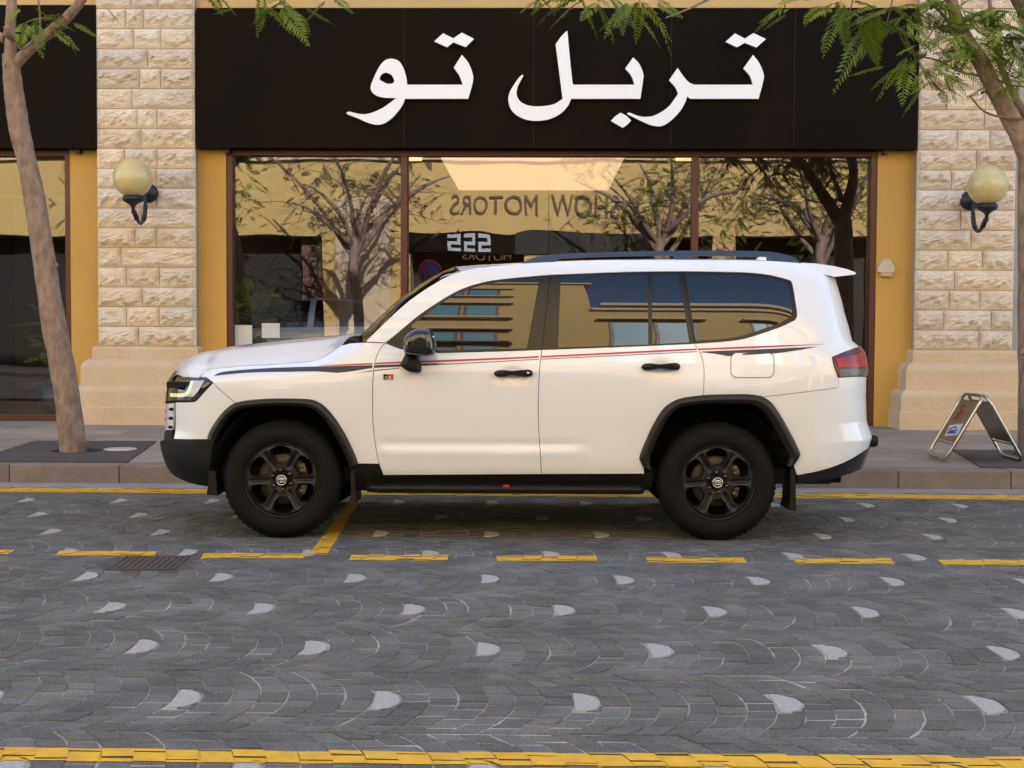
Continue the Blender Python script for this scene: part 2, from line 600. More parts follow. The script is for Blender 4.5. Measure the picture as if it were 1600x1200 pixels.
# -- setts laid in segmental arcs, a light granite stone every seventh course
G0 = np.array(on_ground(895, 1096)[:2])
E1 = np.array((math.cos(0.0095), math.sin(0.0095)))
E2 = np.array((-math.sin(0.03), math.cos(0.03)))
S = float(np.linalg.norm(np.array(on_ground(1205, 1097.5)[:2]) - np.array(on_ground(580, 1092)[:2])) / 2)
DY = 0.795
NC = 7
COURSE = S / NC
R_ARC = 0.60
TM = math.asin(DY / 2 / R_ARC)
cells, lights = [], []
for b in range(-3, 10):
    base = G0 + E2 * (b * DY) + E1 * (S / 2 if b % 2 else 0)
    for k in range(-84, 85):
        cx = k * COURSE
        n = 7 if k % 2 else 8
        ph = rng.uniform(-0.25, 0.25)
        ts = np.linspace(-1, 1, n + 1)
        ts[1:-1] += rng.uniform(-0.05, 0.05, n - 1) + ph * 0.1
        is_l = (k % NC == 0)
        if is_l:
            n = 7
            lh = 0.128 / (R_ARC * TM)
            ts = np.concatenate([np.linspace(-1, -lh, 4), np.linspace(lh, 1, 4)])
        ja, jb = rng.uniform(-0.0035, 0.0035, 2)
        jl = [rng.uniform(-0.006, 0.006) for _ in range(n + 1)]
        for i in range(n):
            gt = rng.uniform(0.0035, 0.008) / R_ARC
            t0, t1 = ts[i] * TM + gt, ts[i + 1] * TM - gt
            c = []
            for (tt, dx) in ((t0, 0), (t0, COURSE), ((t0 + t1) / 2, COURSE), (t1, COURSE), (t1, 0), ((t0 + t1) / 2, 0)):
                sag = R_ARC * (1 - math.cos(tt)) + ja * math.sin(tt * 3) + jb * math.sin(tt * 5 + 1)
                c.append(base + E1 * (cx + dx - sag) + E2 * (R_ARC * math.sin(tt)))
            c = np.array(c)
            mid = c.mean(0)
            if mid[1] < 2.6 or mid[1] > YK - 0.34 or abs(mid[0]) > 1.2 + 0.62 * max(mid[1], 4): continue
            if is_l and i == 3: continue
            cells.append(c)
        if is_l:
            p = []
            h = 0.118
            for (dx, dy) in ((0.004, -h), (0.035, -h * 0.95), (0.066, -h * 0.80), (0.09, -h * 0.55), (0.104, -h * 0.2), (0.104, h * 0.2), (0.09, h * 0.55), (0.066, h * 0.80), (0.035, h * 0.95), (0.004, h)):
                p.append(base + E1 * (cx + dx * rng.uniform(0.97, 1.02) - 0.002) + E2 * dy)
            p = np.array(p)
            m_ = p.mean(0)
            if 2.6 < m_[1] < YK - 0.4 and abs(m_[0]) < 1.2 + 0.62 * max(m_[1], 4):
                lights.append(p)
                for sg in (-1, 1):           # small dark setts fill the two round shoulders
                    arc = [(0.040, h * 0.96 + 0.006), (0.073, h * 0.81 + 0.006), (0.098, h * 0.56 + 0.006), (0.1045, h * 0.42)]
                    pts = arc + [(COURSE + 0.001, h * 0.42), (COURSE - 0.010, 0.127)]
                    cells.append(np.array([base + E1 * (cx + a_) + E2 * (sg * b__) for a_, b__ in pts]))


def shrink(c, d):
    m_ = c.mean(0)
    return inset(c, d)


def stone_mesh(c, gap, top, bev=0.0035, tilt=0.0018, jit=0.0025):
    """one laid stone: ring at the bed, ring at the shoulder, inset top"""
    a = shrink(c, gap)
    if area2(a) < 0: a = a[::-1]
    a = a + rng.uniform(-jit, jit, a.shape)
    t = shrink(a, bev)
    m_ = a.mean(0)
    tx, ty = rng.uniform(-tilt, tilt, 2) / 0.06
    zf = lambda p: top + (p[0] - m_[0]) * tx * 0.5 + (p[1] - m_[1]) * ty * 0.5
    n = len(a)
    v = [(p[0], p[1], -0.03) for p in a] + [(p[0], p[1], zf(p) - 0.003) for p in a] + [(p[0], p[1], zf(p)) for p in t]
    f = [tuple(range(2 * n, 3 * n))]
    for i in range(n):
        j = (i + 1) % n
        f += [(i, j, n + j, n + i), (n + i, n + j, 2 * n + j, 2 * n + i)]
    return v, f, inset(c, 0.0010), zf


def in_view(p):
    return abs(p[0] + 0.01 * p[1]) < 0.40 * p[1] and p[1] > 4.2

order = sorted(range(len(cells)), key=lambda i: (0 if in_view(cells[i].mean(0)) else 1, cells[i].mean(0)[1]))
rest_v, rest_f, rest_t = [], [], []
paint = [MB() for _ in lines]


def emboss(t, zf):
    for li, (nm, q) in enumerate(lines):
        lo, hi = q.min(0), q.max(0)
        if (t.max(0) < lo).any() or (t.min(0) > hi).any(): continue
        if rng.random() < 0.003: continue
        c = clip(t, q)
        if len(c) >= 3 and abs(area2(np.array(c))) > 2e-5:
            paint[li].add([(p[0], p[1], zf(p) + 0.0022) for p in c], [tuple(range(len(c)))])

n_single = 0
for i in order:
    c = cells[i]
    mid = c.mean(0)
    if inside(cover_quad, c).any(): continue
    v, f, t, zf = stone_mesh(c, 0.0027, rng.uniform(-0.0025, 0.0020))
    g = rng.uniform(0.76, 1.15)
    wm = rng.uniform(-0.05, 0.05)
    col = (g * (1 + wm), g, g * (1 - wm), 1)
    emboss(t, zf)
    if n_single < 300 and in_view(mid):
        me = bpy.data.meshes.new('sett')
        me.from_pydata(v, [], f)
        tone_attr(me, [col] * len(v))
        me.materials.append(M['sett'])
        link('sett', me, road)
        n_single += 1
    else:
        b_ = len(rest_v)
        rest_v += v
        rest_f += [tuple(b_ + j for j in q) for q in f]
        rest_t += [col] * len(v)
me = bpy.data.meshes.new('sett_paving')
me.from_pydata(rest_v, [], rest_f)
tone_attr(me, rest_t)
me.materials.append(M['sett'])
tag(link('sett_paving', me, road), kind='stuff')
for c in lights:
    if inside(cover_quad, c).any(): continue
    v, f, t, zf = stone_mesh(c, 0.003, rng.uniform(0.0, 0.003), tilt=0.0015, jit=0.0012)
    emboss(t, zf)
    me = bpy.data.meshes.new('light_stone')
    me.from_pydata(v, [], f)
    me.materials.append(M['granite'])
    link('light_stone', me, road)
for (nm, q), pb in zip(lines, paint):
    if pb.f:
        q4 = q if area2(q) > 0 else q[::-1]
        pb.add([(p[0], p[1], -0.0028) for p in q4], [(0, 1, 2, 3)])
        pb.build(nm, M['yellow'], road, fix=False)

# -- rusty drain cover in the road
q = cover_quad
cb = MB()
ctr = q.mean(0)
cov = empty('drain_cover', (ctr[0], ctr[1], 0))
tag(cov, 'rusty brown drain cover set into the road beside a yellow dash', 'drain cover')
loc = lambda u, v_, z: tuple(((q[0] * (1 - u) + q[1] * u) * (1 - v_) + (q[3] * (1 - u) + q[2] * u) * v_) - ctr) + (z,)
MB().add([loc(0.02, 0.02, -0.0015), loc(0.98, 0.02, -0.0015), loc(0.98, 0.98, -0.0015), loc(0.02, 0.98, -0.0015)], [(0, 1, 2, 3)]).build('plate', M['soil'], cov, fix=False)
MB().add([loc(-0.3, -0.45, -0.0032), loc(1.3, -0.45, -0.0032), loc(1.3, 1.45, -0.0032), loc(-0.3, 1.45, -0.0032)], [(0, 1, 2, 3)]).build('collar', M['grate'], cov, fix=False)
fr = MB()
for (u0, u1, v0, v1) in ((0, 1, 0, 0.07), (0, 1, 0.93, 1), (0, 0.05, 0.07, 0.93), (0.95, 1, 0.07, 0.93)):
    fr.add([loc(u0, v0, 0.004), loc(u1, v0, 0.004), loc(u1, v1, 0.004), loc(u0, v1, 0.004), loc(u0, v0, -0.03), loc(u1, v0, -0.03), loc(u1, v1, -0.03), loc(u0, v1, -0.03)],
           [(0, 1, 2, 3), (4, 7, 6, 5), (0, 4, 5, 1), (1, 5, 6, 2), (2, 6, 7, 3), (3, 7, 4, 0)])
fr.build('cover_frame', M['rust'], cov)
for k in range(9):
    u0 = 0.06 + k * 0.098
    MB().add([loc(u0, 0.08, 0.002), loc(u0 + 0.072, 0.08, 0.002), loc(u0 + 0.072, 0.92, 0.002), loc(u0, 0.92, 0.002),
              loc(u0, 0.08, -0.02), loc(u0 + 0.072, 0.08, -0.02), loc(u0 + 0.072, 0.92, -0.02), loc(u0, 0.92, -0.02)],
             [(0, 1, 2, 3), (4, 7, 6, 5), (0, 4, 5, 1), (1, 5, 6, 2), (2, 6, 7, 3), (3, 7, 4, 0)]).build('bar', M['rust'], cov)

# -- channel and kerb
chan = MB().box(-60, 60, YK - 0.33, YK + 0.02, -0.1, 0.001).build('channel', M['kerb'])
tag(chan, kind='structure')
tone_attr(chan.data, [(1.45, 1.45, 1.5, 1)] * len(chan.data.vertices))
kerb = MB().box(-60, 60, YK + 0.03, YK + 0.32, -0.1, PZ - 0.02).build('kerb', M['mortar'])
tag(kerb, kind='structure')
x = -8.6
while x < 8.6:
    L = 0.98
    k = MB().box(x + 0.002, x + L - 0.002, YK, YK + 0.30, -0.09, PZ, bev=0.014).build('kerb_stone', M['kerb'], kerb)
    g = random.uniform(0.9, 1.1)
    tone_attr(k.data, [(g, g, g, 1)] * len(k.data.vertices))
    x += L
for (a, b_) in ((-60, -8.61), (8.6, 60)):
    k = MB().box(a, b_, YK, YK + 0.30, -0.09, PZ, bev=0.014).build('kerb_run', M['kerb'], kerb)
    tone_attr(k.data, [(1, 1, 1, 1)] * len(k.data.vertices))

# -- pavement: slabs laid on a bed, with pits left for the two trees
YF = 16.30                      # foot of the facade plinths
def wide_quad(p):
    return np.array([on_ground(px, py, PZ)[:2] for px, py in p])
pit_l = wide_quad([(54, 690), (245, 690.5), (198, 723.5), (-46, 722)])
pit_r = wide_quad([(1487, 704), (1760, 706), (1812, 734), (1534, 731.5)])
bed = MB().box(-60, 60, YK + 0.31, YF + 1.4, -0.1, PZ - 0.03).build('pavement', M['mortar'])
tag(bed, kind='structure')
SW, SD = 0.93, 0.62
row = 0
y = YK + 0.303
while y < YF + 0.9:
    x = -9.0 + (SW / 2 if row % 2 else 0)
    while x < 9.0:
        c = np.array([(x, y), (x + SW, y), (x + SW, y + SD), (x, y + SD)])
        g = random.uniform(0.82, 1.14)
        wm = random.uniform(-0.05, 0.05)
        vis = abs(x + SW / 2 + 0.01 * y) < 0.43 * y + 0.6
        hit = [p for p in (pit_l, pit_r) if len(clip(c, p)) >= 3]
        if vis:
            cc = inset(c, 0.002)
            mb = MB().box(cc[:, 0].min(), cc[:, 0].max(), cc[:, 1].min(), cc[:, 1].max(), PZ - 0.05, PZ + random.uniform(-0.002, 0.0015), bev=0.003)
            s = mb.build('paving_slab', M['slab'], bed)
            tone_attr(s.data, [(g * (1 + wm), g, g * (1 - wm), 1)] * len(s.data.vertices))
        x += SW
    y += SD
    row += 1
for (a, b_) in ((-60, -9.1), (9.9, 60)):
    k = MB().box(a, b_, YK + 0.302, YF + 0.9, PZ - 0.05, PZ - 0.001).build('paving_run', M['slab'], bed)
    tone_attr(k.data, [(1, 1, 1, 1)] * len(k.data.vertices))

# -- tree grates: a square slab with a round hole, and a light cap beside the left trunk
TREE_L = on_ground(114, 706, PZ)
TREE_R = on_ground(1616, 712, PZ)
def grate(pit, tree, label, disc=None):
    ctr = pit.mean(0)
    g = empty('tree_grate', (ctr[0], ctr[1], PZ))
    tag(g, label, 'tree grate', 'square slabs around the street trees')
    hole = np.array([(tree.x + 0.04 + 0.24 * math.cos(a), tree.y + 0.24 * math.sin(a)) for a in np.linspace(0, 2 * math.pi, 24, endpoint=False)])
    V, T, L = fill(resample(pit, 0.3), [hole], 0.3)
    mb = MB()
    z = 0.012
    mb.add([(p[0] - ctr[0], p[1] - ctr[1], z) for p in V], [tuple(t) for t in T])
    for lp in L:
        n = len(lp)
        mb.add([(V[i][0] - ctr[0], V[i][1] - ctr[1], zz) for i in lp for zz in (z, -0.02)], [(2 * i, 2 * i + 1, (2 * i + 3) % (2 * n), (2 * i + 2) % (2 * n)) for i in range(n)])
    mb.build('slab', M['grate'], g, fix=True)
    MB().lathe([(0.001, 0.0045), (0.26, 0.0045)], (tree.x + 0.04 - ctr[0], tree.y - ctr[1], 0), seg=24).build('soil', M['soil'], g)
    if disc is not None:
        MB().lathe([(0.001, 0.022), (0.15, 0.022), (0.16, 0.012)], (disc.x - ctr[0], disc.y - ctr[1], 0), seg=28).build('round_cap', M['plaque'], g)
    return g
grate(pit_l, TREE_L, 'dark square grate slab with a pale round cap around the left trunk', on_ground(188, 704, PZ))
grate(pit_r, TREE_R, 'dark square grate slab under the steel folding sign at the right tree')

# ================================================================== SHOWROOM BUILDING
YP, YW, YG = YF + 0.34, YF + 0.52, YF + 0.64      # stone face, yellow wall, glass
def wx(px, y, py=400): return on_wall(px, py, y).x
def wz(py, y, px=800): return on_wall(px, py, y).z

bld = empty('showroom_building', (0, YW, PZ))
tag(bld, 'yellow rendered building with split stone pillars and wide showroom windows behind the white car', 'building')
BY = YW
def bpart(mb, name, mat, parent=None):
    """part of the building, coordinates given in the world"""
    o = mb.build(name, mat, parent or bld)
    if parent is None or parent is bld:
        o.data.transform(Matrix.Translation((0, -BY, -PZ)))
    return o
def bsub(mb, name, mat, parent):
    o = mb.build(name, mat, parent)
    o.data.transform(Matrix.Translation((0, -BY, -PZ)))
    return o

SIGN_TOP, SIGN_BOT = wz(12.5, YP, 870), wz(232.5, YP, 870)
PL0, PL1 = wx(151.5, YP, 300), wx(305.5, YP, 300)        # left stone pillar
PR0, PR1 = wx(1432.5, YP, 300), wx(1587, YP, 300)        # right stone pillar
ROOF = 14.8
WIN_T, WIN_B = wz(236, YG, 860), wz(657, YG, 100)
# the wall above the signs and the plain runs out of frame, and the yellow strips beside the windows
wall = MB()
wall.box(-34, 34, YW, YW + 0.5, SIGN_BOT + 0.25, ROOF)
WL0, WL1 = wx(357, YG, 440), wx(1365, YG, 440)           # big window
LW1 = wx(116, YG, 440)                                   # left shop window ends here
for (a, b_) in ((LW1, WL0), (WL1, PR1 - 0.2)):
    wall.box(a, b_, YW, YW + 0.5, PZ - 0.02, SIGN_BOT + 0.25)
wall.box(-34, -9.2, YW, YW + 0.5, PZ - 0.02, SIGN_BOT + 0.25)
bpart(wall, 'wall', M['wall'])
bpart(MB().box(-34, 34, YW - 0.06, YW, SIGN_TOP - 0.02, SIGN_TOP + 0.5).box(-34, 34, YW - 0.16, YW, SIGN_TOP + 0.5, SIGN_TOP + 0.75), 'cornice', M['wall_pale'])
bpart(MB().box(-34, 34, YW - 0.1, YW, 8.2, 8.5).box(-34, 34, YW - 0.2, YW + 0.4, ROOF - 0.4, ROOF + 0.2), 'upper_cornice', M['wall_pale'])
bpart(MB().box(PR1 - 0.2, 34, YW - 0.03, YW + 0.5, PZ - 0.02, SIGN_TOP - 0.02), 'side_wall', M['grey_wall'])
bpart(MB().box(-34, 34, YW + 8.5, YW + 9, -0.05, ROOF).box(-34.5, -34, YW, YW + 9, -0.05, ROOF).box(34, 34.5, YW, YW + 9, -0.05, ROOF)
      .box(-34.5, 34.5, YW + 0.5, YW + 9, ROOF - 0.3, ROOF), 'rear_wall', M['wall'])

# -- stone pillars: core + split-faced blocks with drafted margins
def block(x0, x1, z0, z1, pillar, rnd):
    g = 0.0045
    x0, x1, z0, z1 = x0 + g, x1 - g, z0 + g, z1 - g
    W, H = x1 - x0, z1 - z0
    nx, nz = max(8, int(W / 0.04)), 9
    xs = [0, 0.012 / W * 1.0] + list(np.linspace(0.03 / W, 1 - 0.03 / W, nx)) + [1 - 0.012 / W, 1]
    zs = [0, 0.012 / H] + list(np.linspace(0.03 / H, 1 - 0.03 / H, nz)) + [1 - 0.012 / H, 1]
    amp = rnd.uniform(0.04, 0.068)
    k1, k2, p1, p2 = rnd.uniform(3, 7), rnd.uniform(2, 5), rnd.uniform(0, 6), rnd.uniform(0, 6)
    edge = rnd.uniform(0.22, 0.5)                    # the break line: face steps back below it
    style = rnd.random()
    verts, idx = [], {}
    for j, v in enumerate(zs):
        for i, u in enumerate(xs):
            e = min(u * W, (1 - u) * W, v * H, (1 - v) * H)
            m_ = min(1.0, max(0.0, (e - 0.012) / 0.028))
            br = edge + 0.13 * math.sin(k1 * u * W * 6 + p1) + 0.07 * math.sin(k2 * u * W * 17 + p2)
            s = 1 / (1 + math.exp(-(v - br) * 34))
            d = amp * (0.30 + 0.70 * s * (1.15 - 0.45 * v)) if style < 0.8 else amp * (0.55 + 0.3 * math.sin(u * 9 + p1) * math.sin(v * 6 + p2))
            d += rnd.uniform(-0.009, 0.009)
            dep = m_ * max(0.002, d)
            if i in (0, len(xs) - 1) or j in (0, len(zs) - 1): dep = -0.008
            verts.append((x0 + u * W, YP - dep - 0.004, z0 + v * H))
    nxx = len(xs)
    faces = [(j * nxx + i, j * nxx + i + 1, (j + 1) * nxx + i + 1, (j + 1) * nxx + i) for j in range(len(zs) - 1) for i in range(nxx - 1)]
    b_ = len(verts)
    ring = [i for i in range(nxx)] + [j * nxx + nxx - 1 for j in range(1, len(zs))] + [(len(zs) - 1) * nxx + i for i in range(nxx - 2, -1, -1)] + [j * nxx for j in range(len(zs) - 2, 0, -1)]
    verts += [(verts[i][0], YP + 0.05, verts[i][2]) for i in ring]
    n = len(ring)
    faces += [(ring[(i + 1) % n], ring[i], b_ + i, b_ + (i + 1) % n) for i in range(n)]
    mb = MB().add(verts, faces)
    o = bsub(mb, 'stone_block', M['stone'], pillar)
    gg = rnd.uniform(0.86, 1.1)
    wm = rnd.uniform(-0.04, 0.05)
    tone_attr(o.data, [(gg * (1 + wm), gg, gg * (1 - wm), 1)] * len(o.data.vertices))
    return o

def pillar(x0, x1, seams, base_z, top_z, first_z, ch, seed):
    rnd = random.Random(seed)
    core = bpart(MB().box(x0 + 0.01, x1 - 0.01, YP + 0.012, YW + 0.1, PZ, top_z), 'stone_pillar', M['mortar'])
    z = base_z
    k = 0
    while z < top_z - 0.02:
        z1 = min(z + ch, top_z)
        s = seams[k] if k < len(seams) else (rnd.choice([[0.36, 0.7], [0.5], [0.27, 0.62], [0.42], [0.62], [0.3, 0.66]]))
        cuts = [0] + list(s) + [1]
        for a, b_ in zip(cuts[:-1], cuts[1:]):
            block(x0 + (x1 - x0) * a, x0 + (x1 - x0) * b_, z, z1, core, rnd)
        z = z1
        k += 1
    return core

ZB_L, ZB_R = wz(541, YP, 228), wz(547, YP, 1510)
CH = (wz(232, YP, 228) - ZB_L) / 10.0
# joints read off the photograph from the foot upwards, as fractions of the pillar's width
sl = [[0.41], [0.29, 0.62], [0.45], [0.29, 0.63], [0.24], [0.38, 0.6], [0.45], [0.39, 0.6], [0.28, 0.6], [0.28, 0.61], [0.45], [0.41, 0.61], [0.36], [0.44, 0.65], [0.52], [0.38, 0.65], [0.3, 0.48], [0.36, 0.63]]
sr = [[0.66], [0.3, 0.78], [0.35, 0.66], [0.4], [0.33, 0.68], [0.56], [0.45], [0.5], [0.35, 0.68], [0.6], [0.4, 0.73], [0.67], [0.29, 0.68], [0.55], [0.33, 0.7], [0.45], [0.3, 0.62]]
pillar(PL0, PL1, sl, ZB_L, SIGN_TOP + 0.45, ZB_L, CH, 3)
pillar(PR0, PR1, sr, ZB_R, SIGN_TOP + 0.45, ZB_R, CH, 5)

# -- moulded plinths: four stepped courses with rounded shoulders
def plinth(cx0, cx1, zb, side):
    def course(x0, x1, y0, z0, z1, r):
        prof = [(0.0, z0)] + [(r - r * math.cos(a), z1 - r + r * math.sin(a)) for a in np.linspace(0, math.pi / 2, 9)]
        yb = YW + 0.05
        mb = MB()
        n = len(prof)
        for pts in ([(lambda d: (x0 + d, yb)), (lambda d: (x0 + d, y0 + d))], [(lambda d: (x0 + d, y0 + d)), (lambda d: (x1 - d, y0 + d))], [(lambda d: (x1 - d, y0 + d)), (lambda d: (x1 - d, yb))]):
            vs = []
            for (d, z) in prof:
                for g in pts:
                    a, b_ = g(d)
                    vs.append((a, b_, z))
            mb.add(vs, [(2 * i, 2 * i + 1, 2 * i + 3, 2 * i + 2) for i in range(n - 1)], True)
        mb.add([(x0 + r, yb, z1), (x0 + r, y0 + r, z1), (x1 - r, y0 + r, z1), (x1 - r, yb, z1)], [(0, 1, 2, 3)])
        return mb
    z = [PZ - 0.02, 0, 0, 0, 0]
    H = zb - PZ
    z1, z2, z3 = PZ + 0.232 * H, PZ + 0.50 * H, PZ + 0.845 * H
    r = empty('plinth')
    r.parent = bld
    for (e, y0, a, b_, rr) in ((0.26, YF, PZ - 0.02, z1, 0.012), (0.235, YF + 0.035, z1 - 0.01, z2, 0.10), (0.155, YF + 0.12, z2 - 0.01, z3, 0.13), (0.045, YF + 0.235, z3 - 0.01, zb, 0.045)):
        o = bsub(course(cx0 - e, cx1 + e, y0, a, b_, rr), 'plinth_course', M['plinth'], r)
    return r
plinth(PL0, PL1, ZB_L, -1)
plinth(PR0, PR1, ZB_R, 1)

# -- showroom window: frame, mullions and four panes
def window(x0, x1, xm, z0, z1, joint=None, name='shop_window'):
    fw, fd = 0.075, 0.10
    fr = MB()
    fr.box(x0, x0 + fw, YG - fd, YG + 0.06, z0, z1).box(x1 - fw, x1, YG - fd, YG + 0.06, z0, z1)
    fr.box(x0 + fw, x1 - fw, YG - fd + 0.002, YG + 0.06, z1 - fw, z1).box(x0 + fw, x1 - fw, YG - fd + 0.002, YG + 0.06, z0, z0 + fw)
    w = bpart(fr, name, M['frame'])
    edges = [x0 + fw]
    for xx in xm:
        bsub(MB().box(xx - 0.04, xx + 0.04, YG - fd + 0.01, YG + 0.05, z0 + fw, z1 - fw).box(xx + 0.04, xx + 0.055, YG - 0.02, YG + 0.03, z0 + fw, z1 - fw), 'mullion', M['frame'], w)
        edges += [xx - 0.04, xx + 0.055]
    edges.append(x1 - fw)
    for a, b_ in zip(edges[::2], edges[1::2]):
        js = [j for j in (joint or []) if a < j < b_]
        cuts = [a] + js + [b_]
        for p, q_ in zip(cuts[:-1], cuts[1:]):
            g = 0.003 if js else 0
            bsub(MB().add([(p + g, YG, z0 + fw), (q_ - g, YG, z0 + fw), (q_ - g, YG, z1 - fw), (p + g, YG, z1 - fw)], [(0, 1, 2, 3)]), 'pane', M['shop_glass'], w)
    return w
window(WL0, WL1, [wx(632, YG), wx(1084, YG)], WIN_B, WIN_T, [wx(857, YG)])
window(-9.2, LW1, [], WIN_B, wz(236, YG, 60))

# -- showroom interior: one room behind each window
ZI = WIN_B - 0.05
CEIL = WIN_T - 0.015
def room(x0, x1, depth, wm):
    y0, y1 = YG + 0.08, YG + depth
    bpart(MB().add([(x0, y1, ZI), (x1, y1, ZI), (x1, y1, CEIL), (x0, y1, CEIL)], [(0, 1, 2, 3)])
          .add([(x0, y0, ZI), (x0, y1, ZI), (x0, y1, CEIL), (x0, y0, CEIL)], [(0, 1, 2, 3)])
          .add([(x1, y0, ZI), (x1, y1, ZI), (x1, y1, CEIL), (x1, y0, CEIL)], [(3, 2, 1, 0)]), 'room_wall', wm)
    bpart(MB().box(x0, x1, y0, y1, ZI - 0.1, ZI), 'room_floor', M['inner_floor'])
    bpart(MB().box(x0, x1, y0, y1, CEIL + 0.02, CEIL + 0.1), 'room_ceiling', M['inner_wall'])
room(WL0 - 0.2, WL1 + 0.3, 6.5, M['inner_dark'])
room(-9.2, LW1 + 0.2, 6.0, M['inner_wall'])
# lit ceiling panel and two small lit strips just under the window head
c0 = on_wall(688, 244, YG + 0.15).x; c1 = on_wall(976, 244, YG + 0.15).x
pz = CEIL - 0.045
d0 = ray(716, 297); t0 = (pz - CAM_H) / d0.z; yb = (CAM + d0 * t0).y
cl = empty('ceiling_light', ((c0 + c1) / 2, YG + 0.2, pz))
tag(cl, 'large glowing warm ceiling light panel inside the showroom', 'ceiling light')
o = MB().add([(c0, YG + 0.15, pz), (c1, YG + 0.15, pz), (c1, yb, pz), (c0, yb, pz)], [(0, 1, 2, 3)]).build('diffuser', M['ceil_light'], cl, fix=False)
o.data.transform(Matrix.Translation(-cl.location))
o = MB().box(c0 - 0.04, c0, YG + 0.15, yb, pz - 0.01, pz + 0.06).box(c1, c1 + 0.04, YG + 0.15, yb, pz - 0.01, pz + 0.06).box(c0 - 0.04, c1 + 0.04, yb, yb + 0.04, pz - 0.01, pz + 0.06).build('light_frame', M['inner_wall'], cl)
o.data.transform(Matrix.Translation(-cl.location))
for (a, b_, txt) in ((636, 659, 'small lit yellow panel at the top left corner of the middle pane'), (1056, 1080, 'small lit yellow panel at the top right corner of the middle pane')):
    p0, p1 = on_wall(a, 243, YG + 0.2), on_wall(b_, 251, YG + 0.2)
    r = empty('exit_light', (p0.x, YG + 0.2, p1.z))
    tag(r, txt, 'light')
    o = MB().box(p0.x, p1.x, YG + 0.2, YG + 0.24, p1.z, p0.z).build('lit_face', M['lamp_small'], r)
    o.data.transform(Matrix.Translation(-r.location))
    o = MB().box(p0.x - 0.01, p1.x + 0.01, YG + 0.24, YG + 0.28, p1.z - 0.01, p0.z + 0.01).build('casing', M['iron'], r)
    o.data.transform(Matrix.Translation(-r.location))

# -- sign boards
def board(x0, x1, z0, z1, label, seams):
    s = empty('sign_board', (x0, YP - 0.02, z0))
    tag(s, label, 'sign')
    o = MB().box(0, x1 - x0, 0, 0.26, 0, z1 - z0, bev=0.008).build('board', M['sign'], s)
    for k, u in enumerate(seams):
        MB().box(u * (x1 - x0) - 0.0015, u * (x1 - x0) + 0.0015, -0.0015, 0.001, 0.01, z1 - z0 - 0.01).build('sheet_joint', M['iron'], s)
    for u in (0.04, 0.96):
        MB().box(u * (x1 - x0) - 0.03, u * (x1 - x0) + 0.03, 0.08, 0.2, -0.05, 0.004).build('bracket', M['iron'], s)
    return s
SX0, SX1 = wx(306.5, YP - 0.02, 120), wx(1435, YP - 0.02, 120)
sb = board(SX0, SX1, SIGN_BOT, SIGN_TOP, 'long black sign board with white raised Arabic lettering above the showroom window', [0.29, 0.47, 0.66, 0.83])
board(-12.6, wx(150, YP - 0.02, 120), wz(232, YP, 75), wz(8, YP, 75), 'blank dark sign board behind the left tree trunk', [0.5])
# -- Arabic letters traced from the photograph: (runs of points, hole runs)
ZA = lambda p: (340 + p[0] / 3.478, p[1] / 3.478)
ZC = lambda p: (800 + p[0] / 3.478, p[1] / 3.478)
tw = [[(1328, 298), (1365, 345), (1388, 410), (1385, 455), (1362, 537)], [(1362, 537), (1018, 537)], [(1018, 537), (1005, 570), (960, 630), (910, 668), (868, 678), (820, 668), (760, 642), (705, 621)],
      [(705, 621), (701, 612), (715, 606)], [(715, 606), (780, 620), (830, 615), (890, 590), (935, 560), (970, 533)], [(970, 533), (900, 530), (855, 515), (834, 490), (833, 465), (850, 420), (880, 360), (910, 328), (945, 319), (985, 332), (1010, 370), (1025, 420), (1030, 460)],
      [(1030, 460), (1332, 460)], [(1332, 460), (1314, 412), (1283, 367)], [(1283, 367), (1328, 298)]]
tw_hole = [[(915, 394), (945, 408), (962, 440)], [(962, 440), (950, 453), (920, 454), (888, 438)], [(888, 438), (880, 426), (893, 403), (915, 394)]]
tw_dots = [[(1177, 225), (1225, 181)], [(1225, 181), (1281, 208)], [(1281, 208), (1327, 177)], [(1327, 177), (1394, 211)], [(1394, 211), (1348, 256)], [(1348, 256), (1281, 230)], [(1281, 230), (1247, 257)], [(1247, 257), (1177, 225)]]
tr_ = [[(1310, 298), (1345, 345), (1368, 405), (1362, 455), (1340, 537)], [(1340, 537), (968, 537)], [(968, 537), (952, 524)], [(952, 524), (942, 555), (915, 602), (870, 650), (830, 678), (800, 686), (755, 680), (690, 652), (630, 622)], [(630, 622), (626, 615), (640, 612)],
       [(640, 612), (690, 631), (730, 635), (780, 625), (850, 580), (902, 510)], [(902, 510), (888, 476), (853, 436)], [(853, 436), (900, 369)], [(900, 369), (930, 412), (960, 446), (990, 460)], [(990, 460), (1308, 460)], [(1308, 460), (1292, 412), (1257, 372)], [(1257, 372), (1310, 298)]]
tr_dots = [[(1160, 227), (1212, 181)], [(1212, 181), (1265, 210)], [(1265, 210), (1312, 179)], [(1312, 179), (1380, 212)], [(1380, 212), (1328, 258)], [(1328, 258), (1265, 233)], [(1265, 233), (1222, 257)], [(1222, 257), (1160, 227)]]
bl = [[(658, 312), (690, 345), (712, 395), (713, 430), (698, 537)], [(698, 537), (322, 537)], [(322, 537), (300, 580), (260, 620), (200, 648), (130, 657), (70, 648), (20, 622), (-10, 585), (-20, 540), (-12, 500), (10, 462), (35, 425), (56, 405)],
      [(56, 405), (62, 411)], [(62, 411), (45, 442), (28, 480), (27, 520), (50, 556), (100, 575), (165, 577), (230, 565), (275, 537)], [(275, 537), (237, 240)], [(237, 240), (270, 195), (300, 166)], [(300, 166), (303, 190), (318, 350), (329, 450)], [(329, 450), (334, 460)],
      [(334, 460), (665, 460)], [(665, 460), (648, 412), (615, 372)], [(615, 372), (658, 312)]]
